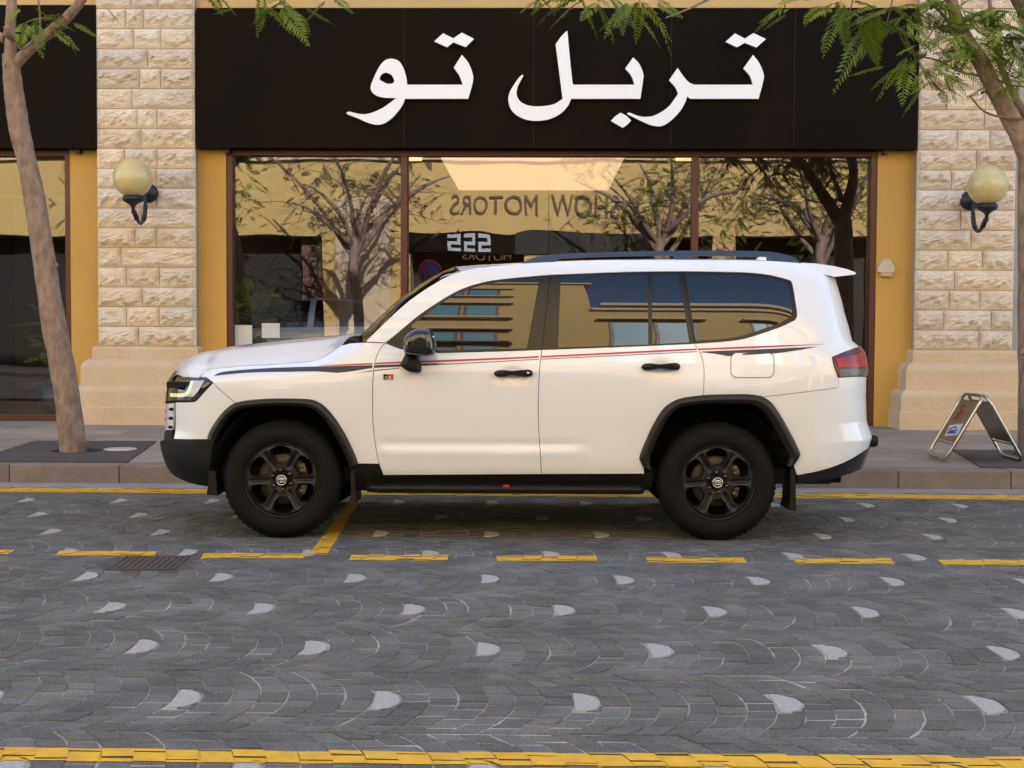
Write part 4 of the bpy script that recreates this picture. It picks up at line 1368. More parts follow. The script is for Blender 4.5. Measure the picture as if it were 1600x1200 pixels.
# ---- bonnet, windscreen, roof
lip_w = 0.90
hxz = np.array([hit(*p) for p in catmull(HOODLINE, 5)])
hw = w_side(hxz[:, 0], hxz[:, 1])
sil = [(280, 565), (292.5, 556.5), (312, 549.5), (355, 540.5), (405, 534), (455, 528), (505, 523.5), (542, 520.5), (572, 519.5)]
cz = np.array([(plane_hit(px, py, 0.30).x, plane_hit(px, py, 0.30).z) for px, py in sil])
NU, NV = 60, 41
vs = []
XLIP = -2.315
for j in range(NV):
    qv = -1 + 2 * j / (NV - 1)
    s = abs(qv)
    # front lip in plan follows the rounded nose; rear edge bows back at the middle
    tq = min(0.985, (1 - min(0.97, s * 0.955) ** 2.9) ** (1 / 2.9))
    xl = XF0 - (XF0 - XLIP) * tq if s < 0.93 else None
    xl = XF0 - (XF0 - XLIP) * tq
    xl = min(xl, -1.985)
    xr_ = -1.03 + 0.13 * (1 - s ** 2)
    for i in range(NU):
        p = (i / (NU - 1)) ** 1.7
        x = xl + (xr_ - xl) * p
        ze = float(np.interp(x, hxz[:, 0], hxz[:, 1]))
        ye = float(np.interp(x, hxz[:, 0], hw)) - 0.003
        if x < hxz[0, 0]:
            ye = float(hw[0]) * (1 - 0.25 * ((hxz[0, 0] - x) / 0.3) ** 2)
            ze = float(hxz[0, 1]) + 0.006
        zc = float(np.interp(x, cz[:, 0], cz[:, 1]))
        prof = 1 - s ** 2.6
        ridge = 0.012 * math.exp(-((s - 0.60) / 0.10) ** 2) - 0.006 * math.exp(-(s / 0.4) ** 2)
        z = ze + max(0.0, zc - ze) * prof + ridge * smst(-2.25, -1.45, x)
        d = x - xl
        rr = 0.16
        if d < rr:
            z -= 0.07 * (1 - math.sqrt(max(0.0, 1 - (1 - d / rr) ** 2))) * (1.0 if s < 0.9 else 1.0 - (s - 0.9) * 6)
        vs.append((x, qv * ye, z))
fs = [(j * NU + i, j * NU + i + 1, (j + 1) * NU + i + 1, (j + 1) * NU + i) for j in range(NV - 1) for i in range(NU - 1)]
bonnet = MB().add(vs, fs, True).build('bonnet', M['paint'], car)
MB().box(-2.20, -1.1, -0.84, 0.84, 0.98, 1.02).build('engine_bay', M['cavity'], car)
# cowl and wiper
MB().tube([(-0.985, -0.84, 1.245), (-0.99, -0.6, 1.27), (-0.93, -0.3, 1.285), (-0.91, 0, 1.29), (-0.93, 0.3, 1.285), (-0.99, 0.6, 1.27), (-0.985, 0.84, 1.245)], 0.06, 10).build('cowl', M['plastic'], car)
MB().tube([(-0.98, -0.72, 1.31), (-0.90, -0.35, 1.345), (-0.88, 0.05, 1.355)], 0.011, 6).build('wiper', M['plastic'], car)
ap = [(571, 534), (580, 525), (625, 482), (655, 458.5), (685, 439.5), (700, 431.5), (720, 424.5)]
axz = np.array([hit(*p) for p in catmull(ap, 5)])
aw = w_side(axz[:, 0], axz[:, 1])
vs = []
nA = len(axz)
for i in range(nA):
    t = i / (nA - 1)
    bl_ = 0.15 * (1 - t) + 0.085 * t
    for k in range(21):
        qv = -1 + k / 10
        vs.append((axz[i, 0] - bl_ * (1 - qv * qv) - 0.004, qv * (aw[i] - 0.006), axz[i, 1] + (0.045 * t + 0.012) * (1 - qv * qv)))
MB().add(vs, [(i * 21 + k, i * 21 + k + 1, (i + 1) * 21 + k + 1, (i + 1) * 21 + k) for i in range(nA - 1) for k in range(20)], True).build('windscreen', M['car_glass'], car)
rp = [(720, 424.5), (755, 417.5), (810, 412.2), (870, 409), (950, 406.5), (1050, 405.5), (1150, 406), (1200, 407.5), (1250, 411), (1290, 417), (1320, 424)]
rxz = np.array([hit(*p) for p in catmull(rp, 5)])
rw = w_side(rxz[:, 0], rxz[:, 1])
vs = []
nR = len(rxz)
for i in range(nR):
    f_ = math.exp(-(rxz[i, 0] - rxz[0, 0]) / 0.18)
    for k in range(21):
        qv = -1 + k / 10
        vs.append((rxz[i, 0] - 0.085 * f_ * (1 - qv * qv), qv * (rw[i] + 0.001), rxz[i, 1] + (0.022 + 0.035 * f_) * (1 - qv ** 4) - 0.002))
MB().add(vs, [(i * 21 + k, i * 21 + k + 1, (i + 1) * 21 + k + 1, (i + 1) * 21 + k) for i in range(nR - 1) for k in range(20)], True).build('roof', M['paint'], car)
# rear end closing surface, rear screen and spoiler
mb = MB()
vs = []
zt = np.linspace(0.46, 1.84, 24)
def tail_pts(z):
    x = XR0 + (float(tail_x(z)) - XR0) * 0.985
    return x, float(w_side(x, z))
for z in zt:
    x, w_ = tail_pts(z)
    for k in range(9):
        qv = -1 + k / 4
        vs.append((x + 0.03 * (1 - qv * qv), qv * w_, z))
mb.add(vs, [(i * 9 + k, i * 9 + k + 1, (i + 1) * 9 + k + 1, (i + 1) * 9 + k) for i in range(23) for k in range(8)], True)
gate = mb.build('tailgate', M['paint'], car)
vs = []
for z in np.linspace(1.33, 1.72, 8):
    x, w_ = tail_pts(z)
    for k in range(9):
        qv = -1 + k / 4
        vs.append((x + 0.006 + 0.03 * (1 - qv * qv), qv * w_ * 0.9, z))
MB().add(vs, [(i * 9 + k, i * 9 + k + 1, (i + 1) * 9 + k + 1, (i + 1) * 9 + k) for i in range(7) for k in range(8)], True).build('rear_glass', M['car_glass'], gate)
vs = []
prof = [(2.02, 1.842), (2.15, 1.836), (2.27, 1.818), (2.36, 1.796), (2.405, 1.778), (2.415, 1.768), (2.40, 1.760), (2.33, 1.752), (2.27, 1.745), (2.15, 1.77)]
for k in range(13):
    qv = -1 + k / 6
    e = 1 - abs(qv) ** 3
    for (x, z) in prof:
        vs.append((x - 0.03 * (1 - e) + 0.02 * e * (x > 2.3), qv * (0.64 - 0.55 * (z - 1.745)), z + 0.012 * e - 0.006))
n = len(prof)
fs = [(i * n + k, i * n + (k + 1) % n, (i + 1) * n + (k + 1) % n, (i + 1) * n + k) for i in range(12) for k in range(n)] + [tuple(range(n)), tuple(range(12 * n, 13 * n))]
MB().add(vs, fs, False).build('spoiler', M['paint'], car)
MB().tube([(2.44, 0.0, 0.50), (2.60, 0.0, 0.50)], 0.03, 10).build('tow_hook', M['plastic'], car)
MB().box(2.48, 2.578, -0.56, 0.56, 0.585, 0.668, bev=0.032).build('bumper_step', M['plastic'], car)
# shark-fin aerial
ax_, az_ = hit(1213, 400)
MB().prism([(ax_ - 0.06, 1.86), (ax_ + 0.035, 1.86), (ax_ + 0.028, 1.925), (ax_ - 0.01, 1.92)], 'Y', -0.02, 0.02).build('aerial_fin', M['paint'], car)
# roof rails
RAIL = [[(812, 412.5), (822, 407.5), (833, 402.4), (850, 398.8), (870, 396.4), (950, 393.2), (1050, 391.2), (1150, 391.0), (1200, 392.4), (1230, 397.5), (1244, 403.5), (1252, 411.5)], [(1252, 411.5), (1206, 409.5)],
        [(1206, 409.5), (1203, 403.5), (1197, 401)], [(1197, 401), (1082, 399.2)], [(1082, 399.2), (1080, 407.5)], [(1080, 407.5), (1056, 407.5)], [(1056, 407.5), (1054, 399.2)], [(1054, 399.2), (950, 400.6), (885, 403.4)], [(885, 402.6), (873, 404.5), (866, 411)], [(866, 411), (812, 412.5)]]
rpoly = []
for p in closed(RAIL, 4):
    q_ = plane_hit(p[0], p[1], 0.665)
    rpoly.append((q_.x, q_.z))
M['rail'] = pbr('sky_tinted_rail', (0.028, 0.045, 0.085), 0.3, spec=0.5)  # the sky's blue reflection is mixed into the rail's base colour
for s in (-1, 1):
    a, b_ = (-0.665, -0.615) if s < 0 else (0.615, 0.665)
    ro = MB().prism(rpoly, 'Y', a, b_).build('roof_rail', M['rail'], car)
    z0_ = min(p[1] for p in rpoly)
    for vv in ro.data.vertices:
        if abs(abs(vv.co.y) - 0.665) < 1e-4: vv.co.y -= math.copysign(0.75 * (vv.co.z - z0_) * 0.6, vv.co.y)

# ---- inside core (blocks sight through the gaps), wheel housings, floor
def core_mesh():
    xs = np.linspace(-2.24, 2.46, 150)
    zs2 = np.linspace(0.44, 1.80, 60)
    vs, fs, idx = [], [], {}
    def top(x):
        if x < -0.9: return float(np.interp(x, hxz[:, 0], hxz[:, 1])) - 0.06
        if x < rxz[0, 0]: return float(np.interp(x, axz[:, 0], axz[:, 1])) - 0.03
        return float(np.interp(x, rxz[:, 0], rxz[:, 1])) - 0.03
    def ok(x, z):
        if z > top(x): return False
        if x < float(nose_x(z)) + 0.06 or x > float(tail_x(z)) - 0.06: return False
        for cx in (-1.425, 1.425):
            if abs(x - cx) < 0.54 and (x - cx) ** 2 + (z - 0.385) ** 2 < 0.54 ** 2: return False
        if x < -1.6 and z < 0.46 + 0.0: return False
        if x > 1.9 and z < 0.50 + 0.2 * (x - 1.9): return False
        return True
    for i, x in enumerate(xs):
        for j, z in enumerate(zs2):
            if ok(x, z):
                idx[i, j] = len(vs)
                vs.append((x, -(float(w_side(x, z)) - 0.022), z))
    for i in range(len(xs) - 1):
        for j in range(len(zs2) - 1):
            q4 = [(i, j), (i + 1, j), (i + 1, j + 1), (i, j + 1)]
            if all(k in idx for k in q4): fs.append(tuple(idx[k] for k in q4))
    return vs, fs
cv, cf = core_mesh()
core = MB().add(cv, cf).build('inner_body', M['cavity'], car, fix=False)
CAR_FLANK.append(core)
for cx in (-1.425, 1.425):
    prof = [(cx + 0.485 * math.cos(a), 0.40 + 0.485 * math.sin(a)) for a in np.linspace(-0.1, math.pi + 0.1, 20)]
    vs = [(x, y, z) for (x, z) in prof for y in (-0.87, -0.45)]
    n = len(prof)
    fs = [(2 * i, 2 * i + 1, 2 * i + 3, 2 * i + 2) for i in range(n - 1)]
    vs2 = [(x, -0.45, z) for (x, z) in prof]
    w_ = MB().add(vs, fs, True).add(vs2, [tuple(range(n))]).build('wheel_housing', M['cavity'], car, fix=False)
    CAR_FLANK.append(w_)
MB().box(-1.85, 2.2, -0.78, 0.78, 0.36, 0.46).box(-1.7, -1.2, -0.45, 0.45, 0.27, 0.4).build('floor_pan', M['cavity'], car)
MB().tube([(1.425, -0.8, 0.38), (1.425, -0.2, 0.36), (1.425, 0.2, 0.36), (1.425, 0.8, 0.38)], [0.06, 0.06, 0.06, 0.06], 10).build('rear_axle', M['cavity'], car)
MB().tube([(1.75, -0.55, 0.40), (2.15, -0.60, 0.41), (2.30, -0.62, 0.41)], 0.06, 10).build('exhaust', M['plastic'], car)
# running board
vs = []
prof = [(-0.99, 0.338), (-0.985, 0.352), (-0.96, 0.362), (-0.80, 0.366), (-0.80, 0.33), (-0.95, 0.305), (-0.98, 0.312)]
xs = [-0.88, -0.87, -0.84, -0.78, 0.86, 0.92, 0.945, 0.95]
inn = [0.13, 0.07, 0.025, 0.0, 0.0, 0.015, 0.05, 0.1]
n = len(prof)
for x, a in zip(xs, inn):
    for (y, z) in prof: vs.append((x, min(y + a, -0.79), z))
fs = [(i * n + k, i * n + (k + 1) % n, (i + 1) * n + (k + 1) % n, (i + 1) * n + k) for i in range(len(xs) - 1) for k in range(n)] + [tuple(range(n)), tuple(range((len(xs) - 1) * n, len(xs) * n))]
rb = MB().add(vs, fs, False).build('running_board', M['plastic'], car)
CAR_FLANK.append(rb)
for k in range(16):
    x = -0.70 + k * 0.1
    MB().box(x, x + 0.075, -0.955, -0.84, 0.3655, 0.370).build('tread_rib', M['rubber'], rb)
px_ = plane_hit(791, 757, 0.985)
MB().box(px_.x - 0.02, px_.x + 0.02, -0.984, -0.962, 0.352, 0.366).build('red_mark', M['red_dot'], rb)
# mud flaps
for (a, b_, zt_, zb_) in ((plane_hit(549, 740, .9).x, plane_hit(557, 740, .9).x, 0.45, plane_hit(553, 786, .9).z), (plane_hit(1234, 740, .9).x, plane_hit(1243, 740, .9).x, 0.48, plane_hit(1239, 798, .9).z), (plane_hit(327, 757, .9).x, plane_hit(340, 757, .9).x, 0.44, plane_hit(334, 774, .9).z)):
    f = MB().prism([(a, zt_), (b_ - 0.008, zt_), (b_, zb_ + 0.06), (b_ + 0.004, zb_), (a - 0.012, zb_ + 0.008), (a, zb_ + 0.07)], 'Y', -0.93, -0.66).build('mud_flap', M['plastic'], car)
    CAR_FLANK.append(f)
# ---- door handles and mirror (inflated outlines)
def pillow(poly, yc, layers, name, mat, parent):
    """outline stacked through depth: (y offset, scale) layers"""
    c = poly.mean(0)
    n = len(poly)
    vs, fs = [], []
    for (dy, s) in layers:
        q_ = c + (poly - c) * s
        vs += [(p[0], yc + dy, p[1]) for p in q_]
    for i in range(len(layers) - 1):
        fs += [(i * n + k, i * n + (k + 1) % n, (i + 1) * n + (k + 1) % n, (i + 1) * n + k) for k in range(n)]
    mb = MB().add(vs, fs, True)
    e = len(layers) - 1
    mb.add(vs[:n], [tuple(range(n))], True).add(vs[e * n:], [tuple(range(n))], True)
    return mb.build(name, mat, parent)
def at_plane(segs, w, step=5):
    return np.array([(plane_hit(p[0], p[1], w).x, plane_hit(p[0], p[1], w).z) for p in closed(segs, step)])
for (dx, dy, par, dot) in ((0, 0, front_door, True), (230.5, -10.5, rear_door, False)):
    S1 = [[(771, 584.5), (775, 579.5), (785, 578), (800, 579.5), (815, 578), (827, 577.6), (832, 580.5), (832.5, 585), (829, 588.4), (818, 588.6), (800, 586.6), (786, 588.6), (776, 588.6), (771, 584.5)]]
    S1 = [[(a + dx, b_ + dy) for a, b_ in r] for r in S1]
    hw_ = 0.975
    h_ = pillow(at_plane(S1, hw_), -hw_, [(0.02, 0.93), (0.008, 1.0), (-0.006, 0.98), (-0.014, 0.86), (-0.017, 0.6)], 'handle', M['trim'], par)
    if dot:
        c = plane_hit(825, 583, 0.99)
        MB().lathe([(0.001, -0.004), (0.008, -0.003), (0.009, 0.003)], (c.x, -0.990, c.z), axis='Y', seg=12).build('lock_button', M['chrome'], par)
mir = pillow(at_plane([[(630.5, 541), (631.5, 530), (636, 522.5), (648, 514.5), (660, 512.5), (671, 513.5), (676.5, 519), (680, 532), (681.3, 550), (678, 555), (668, 558), (654, 556.5), (633, 552.5), (630.5, 541)]], 1.09), -1.09,
             [(0.12, 0.72), (0.10, 0.88), (0.05, 0.98), (0.0, 1.0), (-0.04, 0.97), (-0.075, 0.86), (-0.092, 0.68), (-0.10, 0.35)], 'mirror', M['gloss'], car)
pillow(at_plane([[(633, 552), (650, 552), (654.5, 562), (658, 570), (658, 580)], [(658, 580), (654, 582.5), (641, 581.8)], [(641, 581.8), (632, 577), (624.5, 570), (628, 563), (633, 552)]], 0.985), -0.985,
       [(0.07, 1.02), (0.02, 1.0), (-0.03, 0.92), (-0.055, 0.74), (-0.065, 0.4)], 'mirror_foot', M['plastic'], mir)
c0_, c1_ = plane_hit(653, 528, 1.17), plane_hit(678, 530, 1.13)
MB().tube([(c0_.x, -1.165, c0_.z + 0.002), ((c0_.x + c1_.x) / 2, -1.166, c0_.z + 0.006), (c1_.x, -1.135, c0_.z + 0.006)], [0.004, 0.007, 0.008], 8).build('indicator', M['lens'], mir)
# ---- badge: black and red halves over two letters
b0, b1 = hit(599, 593.5), hit(614.5, 584.5)
yb_ = -float(w_side((b0[0] + b1[0]) / 2, (b0[1] + b1[1]) / 2))
bw, bh = b1[0] - b0[0], b1[1] - b0[1]
bd = MB().box(b0[0], b1[0], yb_ - 0.004, yb_ + 0.004, b0[1], b1[1]).build('badge', M['badge_edge'], car)
MB().box(b0[0] + 0.002, b0[0] + bw * 0.5, yb_ - 0.0052, yb_ - 0.0041, b0[1] + 0.002, b1[1] - 0.002).build('badge_dark_half', M['gloss'], bd)
MB().box(b0[0] + bw * 0.5, b1[0] - 0.002, yb_ - 0.0052, yb_ - 0.0041, b0[1] + 0.002, b1[1] - 0.002).build('badge_red_half', M['red_dot'], bd)
def text_mesh(s, size, name, mat, parent, M4, extrude=0.001):
    cu = bpy.data.curves.new(name, 'FONT')
    cu.body, cu.size, cu.extrude = s, size, extrude
    cu.align_x = 'CENTER'
    ob = bpy.data.objects.new(name, cu)
    COL.objects.link(ob)
    dg = bpy.context.evaluated_depsgraph_get()
    me = bpy.data.meshes.new_from_object(ob.evaluated_get(dg))
    bpy.data.objects.remove(ob)
    me.transform(M4)
    me.materials.clear()
    me.materials.append(mat)
    return link(name, me, parent)
FRONT = Matrix(((1, 0, 0, 0), (0, 0, -1, 0), (0, 1, 0, 0), (0, 0, 0, 1)))       # text facing -Y
text_mesh('GR', bh * 0.82, 'badge_letters', M['badge_white'], bd, Matrix.Translation((b0[0] + bw * 0.5, yb_ - 0.006, b0[1] + bh * 0.10)) @ FRONT @ Matrix.Diagonal((1.15, 1, 1, 1)))

# ---- wheels
RT, RR = 0.388, 0.245
def make_wheel():
    w = empty('wheel')
    w.parent = car
    prof = [(RR - 0.004, 0.02), (RR + 0.004, -0.012), (RR + 0.016, -0.022), (RR + 0.05, -0.030), (RR + 0.085, -0.026), (RR + 0.105, -0.017), (RR + 0.107, -0.013), (RR + 0.118, -0.008), (RT - 0.012, 0.010), (RT - 0.004, 0.025), (RT, 0.045),
            (RT, 0.085), (RT - 0.008, 0.087), (RT - 0.008, 0.095), (RT, 0.097), (RT, 0.165), (RT - 0.008, 0.167), (RT - 0.008, 0.175), (RT, 0.177), (RT, 0.215), (RT - 0.02, 0.25), (RR + 0.05, 0.275), (RR, 0.26)]
    ty = MB().lathe(prof, (0, 0, 0), axis='Y', seg=72)
    tyre = ty.build('tyre', M['rubber'], w)
    tb = MB()
    for k in range(60):
        a = 2 * math.pi * k / 60
        c_, s_ = math.cos(a), math.sin(a)
        t_ = Vector((-s_, 0, c_))
        r_ = Vector((c_, 0, s_))
        v = []
        for (rr, yy, ww) in ((RT - 0.020, 0.004, 0.010), (RT + 0.003, 0.034, 0.011), (RT + 0.003, 0.075, 0.011), (RT - 0.02, 0.075, 0.010)):
            for sg in (-1, 1): v.append(r_ * rr + Vector((0, yy, 0)) + t_ * (sg * ww))
        tb.add(v, [(0, 1, 3, 2), (2, 3, 5, 4), (0, 2, 4, 6), (1, 7, 5, 3)])
    tag(tb.build('tread_blocks', M['rubber'], w), kind='stuff')
    # alloy face: six pockets between grooved spokes
    def pocket(k):
        a0 = math.radians(92 + 60 * k)
        pts = []
        for (r, da) in ((0.112, -14), (0.108, 0), (0.112, 14), (0.150, 21.5), (0.196, 21.5), (0.216, 16), (0.2245, 6), (0.2255, 0), (0.2245, -6), (0.216, -16), (0.196, -21.5), (0.150, -21.5)):
            a = a0 + math.radians(da)
            pts.append((r * math.cos(a), r * math.sin(a)))
        c = closed([pts[:3], pts[2:5], pts[4:11], pts[10:] + pts[:1]], 3)
        return resample(np.array(c), 0.008)
    outer = np.array([(0.236 * math.cos(a), 0.236 * math.sin(a)) for a in np.linspace(0, 2 * math.pi, 120, endpoint=False)])
    holes = [pocket(k) for k in range(6)]
    V, T, L = fill(outer, holes, 0.0085)
    r = np.linalg.norm(V, axis=1)
    th = np.degrees(np.arctan2(V[:, 1], V[:, 0]))
    sp = (th - 62 + 30) % 60 - 30                    # angle off the nearest spoke axis
    lat = np.radians(sp) * r
    y = 0.012 - 0.020 * smst(0.10, 0.20, r) + 0.012 * smst(0.226, 0.236, r)
    groove = np.clip(1 - np.abs(lat) / (0.010 + 0.05 * np.clip(r - 0.06, 0, 1)), 0, 1)
    y = y + 0.026 * groove * smst(0.07, 0.10, r) * (1 - smst(0.195, 0.222, r))
    y = y + 0.012 * (1 - smst(0.05, 0.075, r)) 
    mb = MB()
    vs = [(V[i][0], y[i], V[i][1]) for i in range(len(V))]
    mb.add(vs, [tuple(int(q) for q in t) for t in T], True)
    for lp in L[1:]:
        n = len(lp)
        c = V[lp].mean(0)
        v2 = [(V[i][0], y[i], V[i][1]) for i in lp] + [(c[0] + (V[i][0] - c[0]) * 0.92, y[i] + 0.018, c[1] + (V[i][1] - c[1]) * 0.92) for i in lp] + [(c[0] + (V[i][0] - c[0]) * 0.90, y[i] + 0.06, c[1] + (V[i][1] - c[1]) * 0.90) for i in lp]
        mb.add(v2, [(a * n + i, a * n + (i + 1) % n, (a + 1) * n + (i + 1) % n, (a + 1) * n + i) for a in range(2) for i in range(n)], False)
    rim = mb.build('rim', M['rim'], w)
    MB().lathe([(0.2355, 0.004), (0.240, -0.004), (0.246, -0.006), (0.2475, 0.004), (0.240, 0.02), (0.225, 0.05), (0.222, 0.20)], (0, 0, 0), axis='Y', seg=60).build('rim_lip', M['rim'], w)
    MB().lathe([(0.07, 0.075), (0.075, 0.070), (0.165, 0.070), (0.168, 0.075), (0.168, 0.1)], (0, 0, 0), axis='Y', seg=40).build('brake_disc', M['disc'], w)
    MB().lathe([(0.0, 0.18), (0.235, 0.18)], (0, 0, 0), axis='Y', seg=40).build('hub_shade', M['cavity'], w)
    for da in (29, -27):
        a = math.radians(da)
        cal = MB().box(-0.017, 0.019, 0.055, 0.10, -0.034, 0.034, bev=0.012)
        cal.box(-0.024, -0.002, 0.046, 0.064, -0.024, -0.004, bev=0.006).box(-0.022, 0.004, 0.046, 0.064, 0.004, 0.026, bev=0.006)
        o = cal.build('caliper', M['caliper'], w)
        o.location = (0.150 * math.cos(a), 0, 0.150 * math.sin(a))
        o.rotation_euler = (0, -a * 0.6, 0)
    for k in range(6):
        a = math.radians(92 + 5 + 60 * k)
        MB().lathe([(0.001, -0.008), (0.009, -0.008), (0.0125, -0.004), (0.013, 0.014), (0.016, 0.02)], (0.064 * math.cos(a), 0, 0.064 * math.sin(a)), axis='Y', seg=10).build('lug_nut', M['gloss'], w)
    cap = MB().lathe([(0.001, -0.016), (0.026, -0.015), (0.030, -0.008), (0.042, 0.0), (0.044, 0.012)], (0, 0, 0), axis='Y', seg=28).build('hub_cap', M['gloss'], w)
    MB().lathe([(0.0275, -0.012), (0.030, -0.017), (0.034, -0.016), (0.0355, -0.010)], (0, 0, 0), axis='Y', seg=32).build('cap_ring', M['chrome'], w)
    for (rx, rz_, cz_) in ((0.0215, 0.0145, 0.0), (0.0075, 0.0135, 0.0), (0.0145, 0.006, 0.0075)):
        pts = [(rx * math.cos(a), -0.0175, cz_ + rz_ * math.sin(a)) for a in np.linspace(0, 2 * math.pi, 24)]
        MB().tube(pts, 0.0024, 6, caps=False).build('emblem_ring', M['chrome'], w)
    return w
def copy_tree(o, parent):
    c = o.copy()
    COL.objects.link(c)
    c.parent = parent
    for ch in list(o.children): copy_tree(ch, c)
    return c
fw = make_wheel()
WY = -0.925
fw.location = (-1.425, WY, RT - 0.004)
wr = copy_tree(fw, car)
wr.location = (1.425, WY, RT - 0.004)
for cx in (-1.425, 1.425):
    wf = copy_tree(fw, car)
    wf.location = (cx, -WY, RT - 0.004)
    wf.rotation_euler = (0, 0, math.pi)

# ---- the far flank mirrors the near one
def mirror_mesh(o):
    me = o.data.copy()
    nrm = None
    me.transform(Matrix.Diagonal((1, -1, 1, 1)))
    me.flip_normals()
    return me
twin = {}
for o in CAR_FLANK:
    c = o.copy()
    c.data = mirror_mesh(o)
    COL.objects.link(c)
    twin[o] = c
for o, c in twin.items():
    c.parent = twin.get(o.parent, car)

# ================================================================== TREES
def leaf_material(name, a, b):
    mt, t, out = new_mat(name)
    N, Lk = t.nodes, t.links
    at = N.new('ShaderNodeAttribute'); at.attribute_name = 'tone'
    mx = N.new('ShaderNodeMix'); mx.data_type = 'RGBA'
    mx.inputs['A'].default_value, mx.inputs['B'].default_value = (*a, 1), (*b, 1)
    Lk.new(at.outputs['Fac'], mx.inputs['Factor'])
    d = N.new('ShaderNodeBsdfPrincipled')
    d.inputs['Roughness'].default_value = 0.5
    Lk.new(mx.outputs['Result'], d.inputs['Base Color'])
    tl_ = N.new('ShaderNodeBsdfTranslucent')
    Lk.new(mx.outputs['Result'], tl_.inputs['Color'])
    ms = N.new('ShaderNodeMixShader')
    ms.inputs[0].default_value = 0.35
    Lk.new(d.outputs[0], ms.inputs[1]); Lk.new(tl_.outputs[0], ms.inputs[2])
    Lk.new(ms.outputs[0], out.inputs['Surface'])
    return mt
M['leaf'] = leaf_material('feathery_leaf', (0.085, 0.155, 0.014), (0.25, 0.33, 0.026))
M['leaf_dry'] = leaf_material('dusty_leaf', (0.10, 0.11, 0.05), (0.20, 0.17, 0.08))

def frond(mbv, mbf, tones, base, d, up, L, rnd, tone):
    """one feathery compound leaf: curved rachis with pairs of narrow, toothed leaflets"""
    d = d.normalized()
    side = d.cross(up)
    side = side.normalized() if side.length > 1e-4 else Vector((1, 0, 0))
    nrm = side.cross(d)
    n = int(10 + L * 18)
    droop = rnd.uniform(0.15, 0.5)
    pts = []
    for i in range(n + 1):
        t = i / n
        pts.append(base + d * (L * t) - Vector((0, 0, 1)) * (droop * L * t * t) + side * (0.04 * L * math.sin(t * 3)))
    for i in range(n):
        p, q_ = pts[i], pts[i + 1]
        b = len(mbv)
        wd = 0.0028
        mbv.extend([p - side * wd, p + side * wd, q_ + side * wd, q_ - side * wd])
        mbf.append((b, b + 1, b + 2, b + 3))
        tones.extend([tone * 0.6] * 4)
        t = (i + 0.5) / n
        if t < 0.14: continue
        pl = L * 0.235 * math.sin(math.pi * min(1, 0.22 + t * 0.72)) * rnd.uniform(0.85, 1.1)
        dirn = (q_ - p).normalized()
        for s in (-1, 1):
            if rnd.random() < 0.05: continue
            o_ = (side * s * 0.9 + dirn * 0.5 + nrm * rnd.uniform(-0.15, 0.1)).normalized()
            w_ = pl * 0.15 + 0.003
            b = len(mbv)
            cr = dirn
            tip = p + o_ * pl - Vector((0, 0, 1)) * (pl * 0.2)
            mid = p + o_ * (pl * 0.5) - Vector((0, 0, 1)) * (pl * 0.05)
            mbv.extend([p, mid + cr * w_, tip, mid - cr * w_])
            mbf.append((b, b + 1, b + 2, b + 3))
            tones.extend([min(1, max(0, tone + rnd.uniform(-0.12, 0.12)))] * 4)

class Tree:
    def __init__(self, name, label, loc, seed, mat='leaf'):
        self.root = empty(name, loc)
        tag(self.root, label, 'tree')
        self.loc = Vector(loc)
        self.rnd = random.Random(seed)
        self.v, self.f, self.t = [], [], []
        self.twigs = MB()
        self.mat = mat
    def limb(self, pts, radii, name='limb', seg=14, knots=0):
        pts = [Vector(p) - self.loc for p in pts]
        c = catmull([tuple(p) for p in pts], 6)
        rr = np.interp(np.linspace(0, 1, len(c)), np.linspace(0, 1, len(radii)), radii)
        rr = [r * (1 + self.rnd.uniform(-0.035, 0.035)) for r in rr]
        mb = MB().tube([tuple(p) for p in c], rr, seg)
        for k in range(knots):
            i = self.rnd.randrange(2, len(c) - 2)
            a = self.rnd.uniform(0, 6.28)
            p = Vector(c[i])
            o_ = Vector((math.cos(a), math.sin(a), 0.15))
            mb.tube([p + o_ * rr[i] * 0.7, p + o_ * rr[i] * 1.12], [rr[i] * 0.38, rr[i] * 0.2], 8)
        return mb.build(name, M['bark'], self.root)
    def twig(self, pts, r0, r1):
        pts = [Vector(p) - self.loc for p in pts]
        c = catmull([tuple(p) for p in pts], 4)
        self.twigs.tube([tuple(p) for p in c], list(np.linspace(r0, r1, len(c))), 6)
    def spray(self, c, spread, n, L=(0.35, 0.6), down=0.25, tone=None):
        """a cluster of fronds round a point"""
        r = self.rnd
        for _ in range(int(n * 0.95 + 0.5)):
            b = Vector(c) + Vector((r.gauss(0, spread[0]), r.gauss(0, spread[1]), r.gauss(0, spread[2])))
            a = r.uniform(0, 2 * math.pi)
            d = Vector((math.cos(a), math.sin(a) * 0.7, r.uniform(-0.6, 0.45) - down * 0.7))
            up = Vector((r.uniform(-0.6, 0.6), r.uniform(-1.0, 0.3), 1.0))
            frond(self.v, self.f, self.t, b - self.loc, d, up, r.uniform(*L), r, r.random() if tone is None else min(1, max(0, r.gauss(tone, 0.2))))
    def done(self):
        if self.twigs.f: tag(self.twigs.build('twigs', M['twig'], self.root), kind='stuff')
        me = bpy.data.meshes.new('crown')
        me.from_pydata([tuple(p) for p in self.v], [], self.f)
        a = me.attributes.new('tone', 'FLOAT', 'POINT')
        a.data.foreach_set('value', np.asarray(self.t, np.float32))
        me.materials.append(M[self.mat])
        link('crown', me, self.root)

def W(px, py, y): return on_wall(px, py, y)

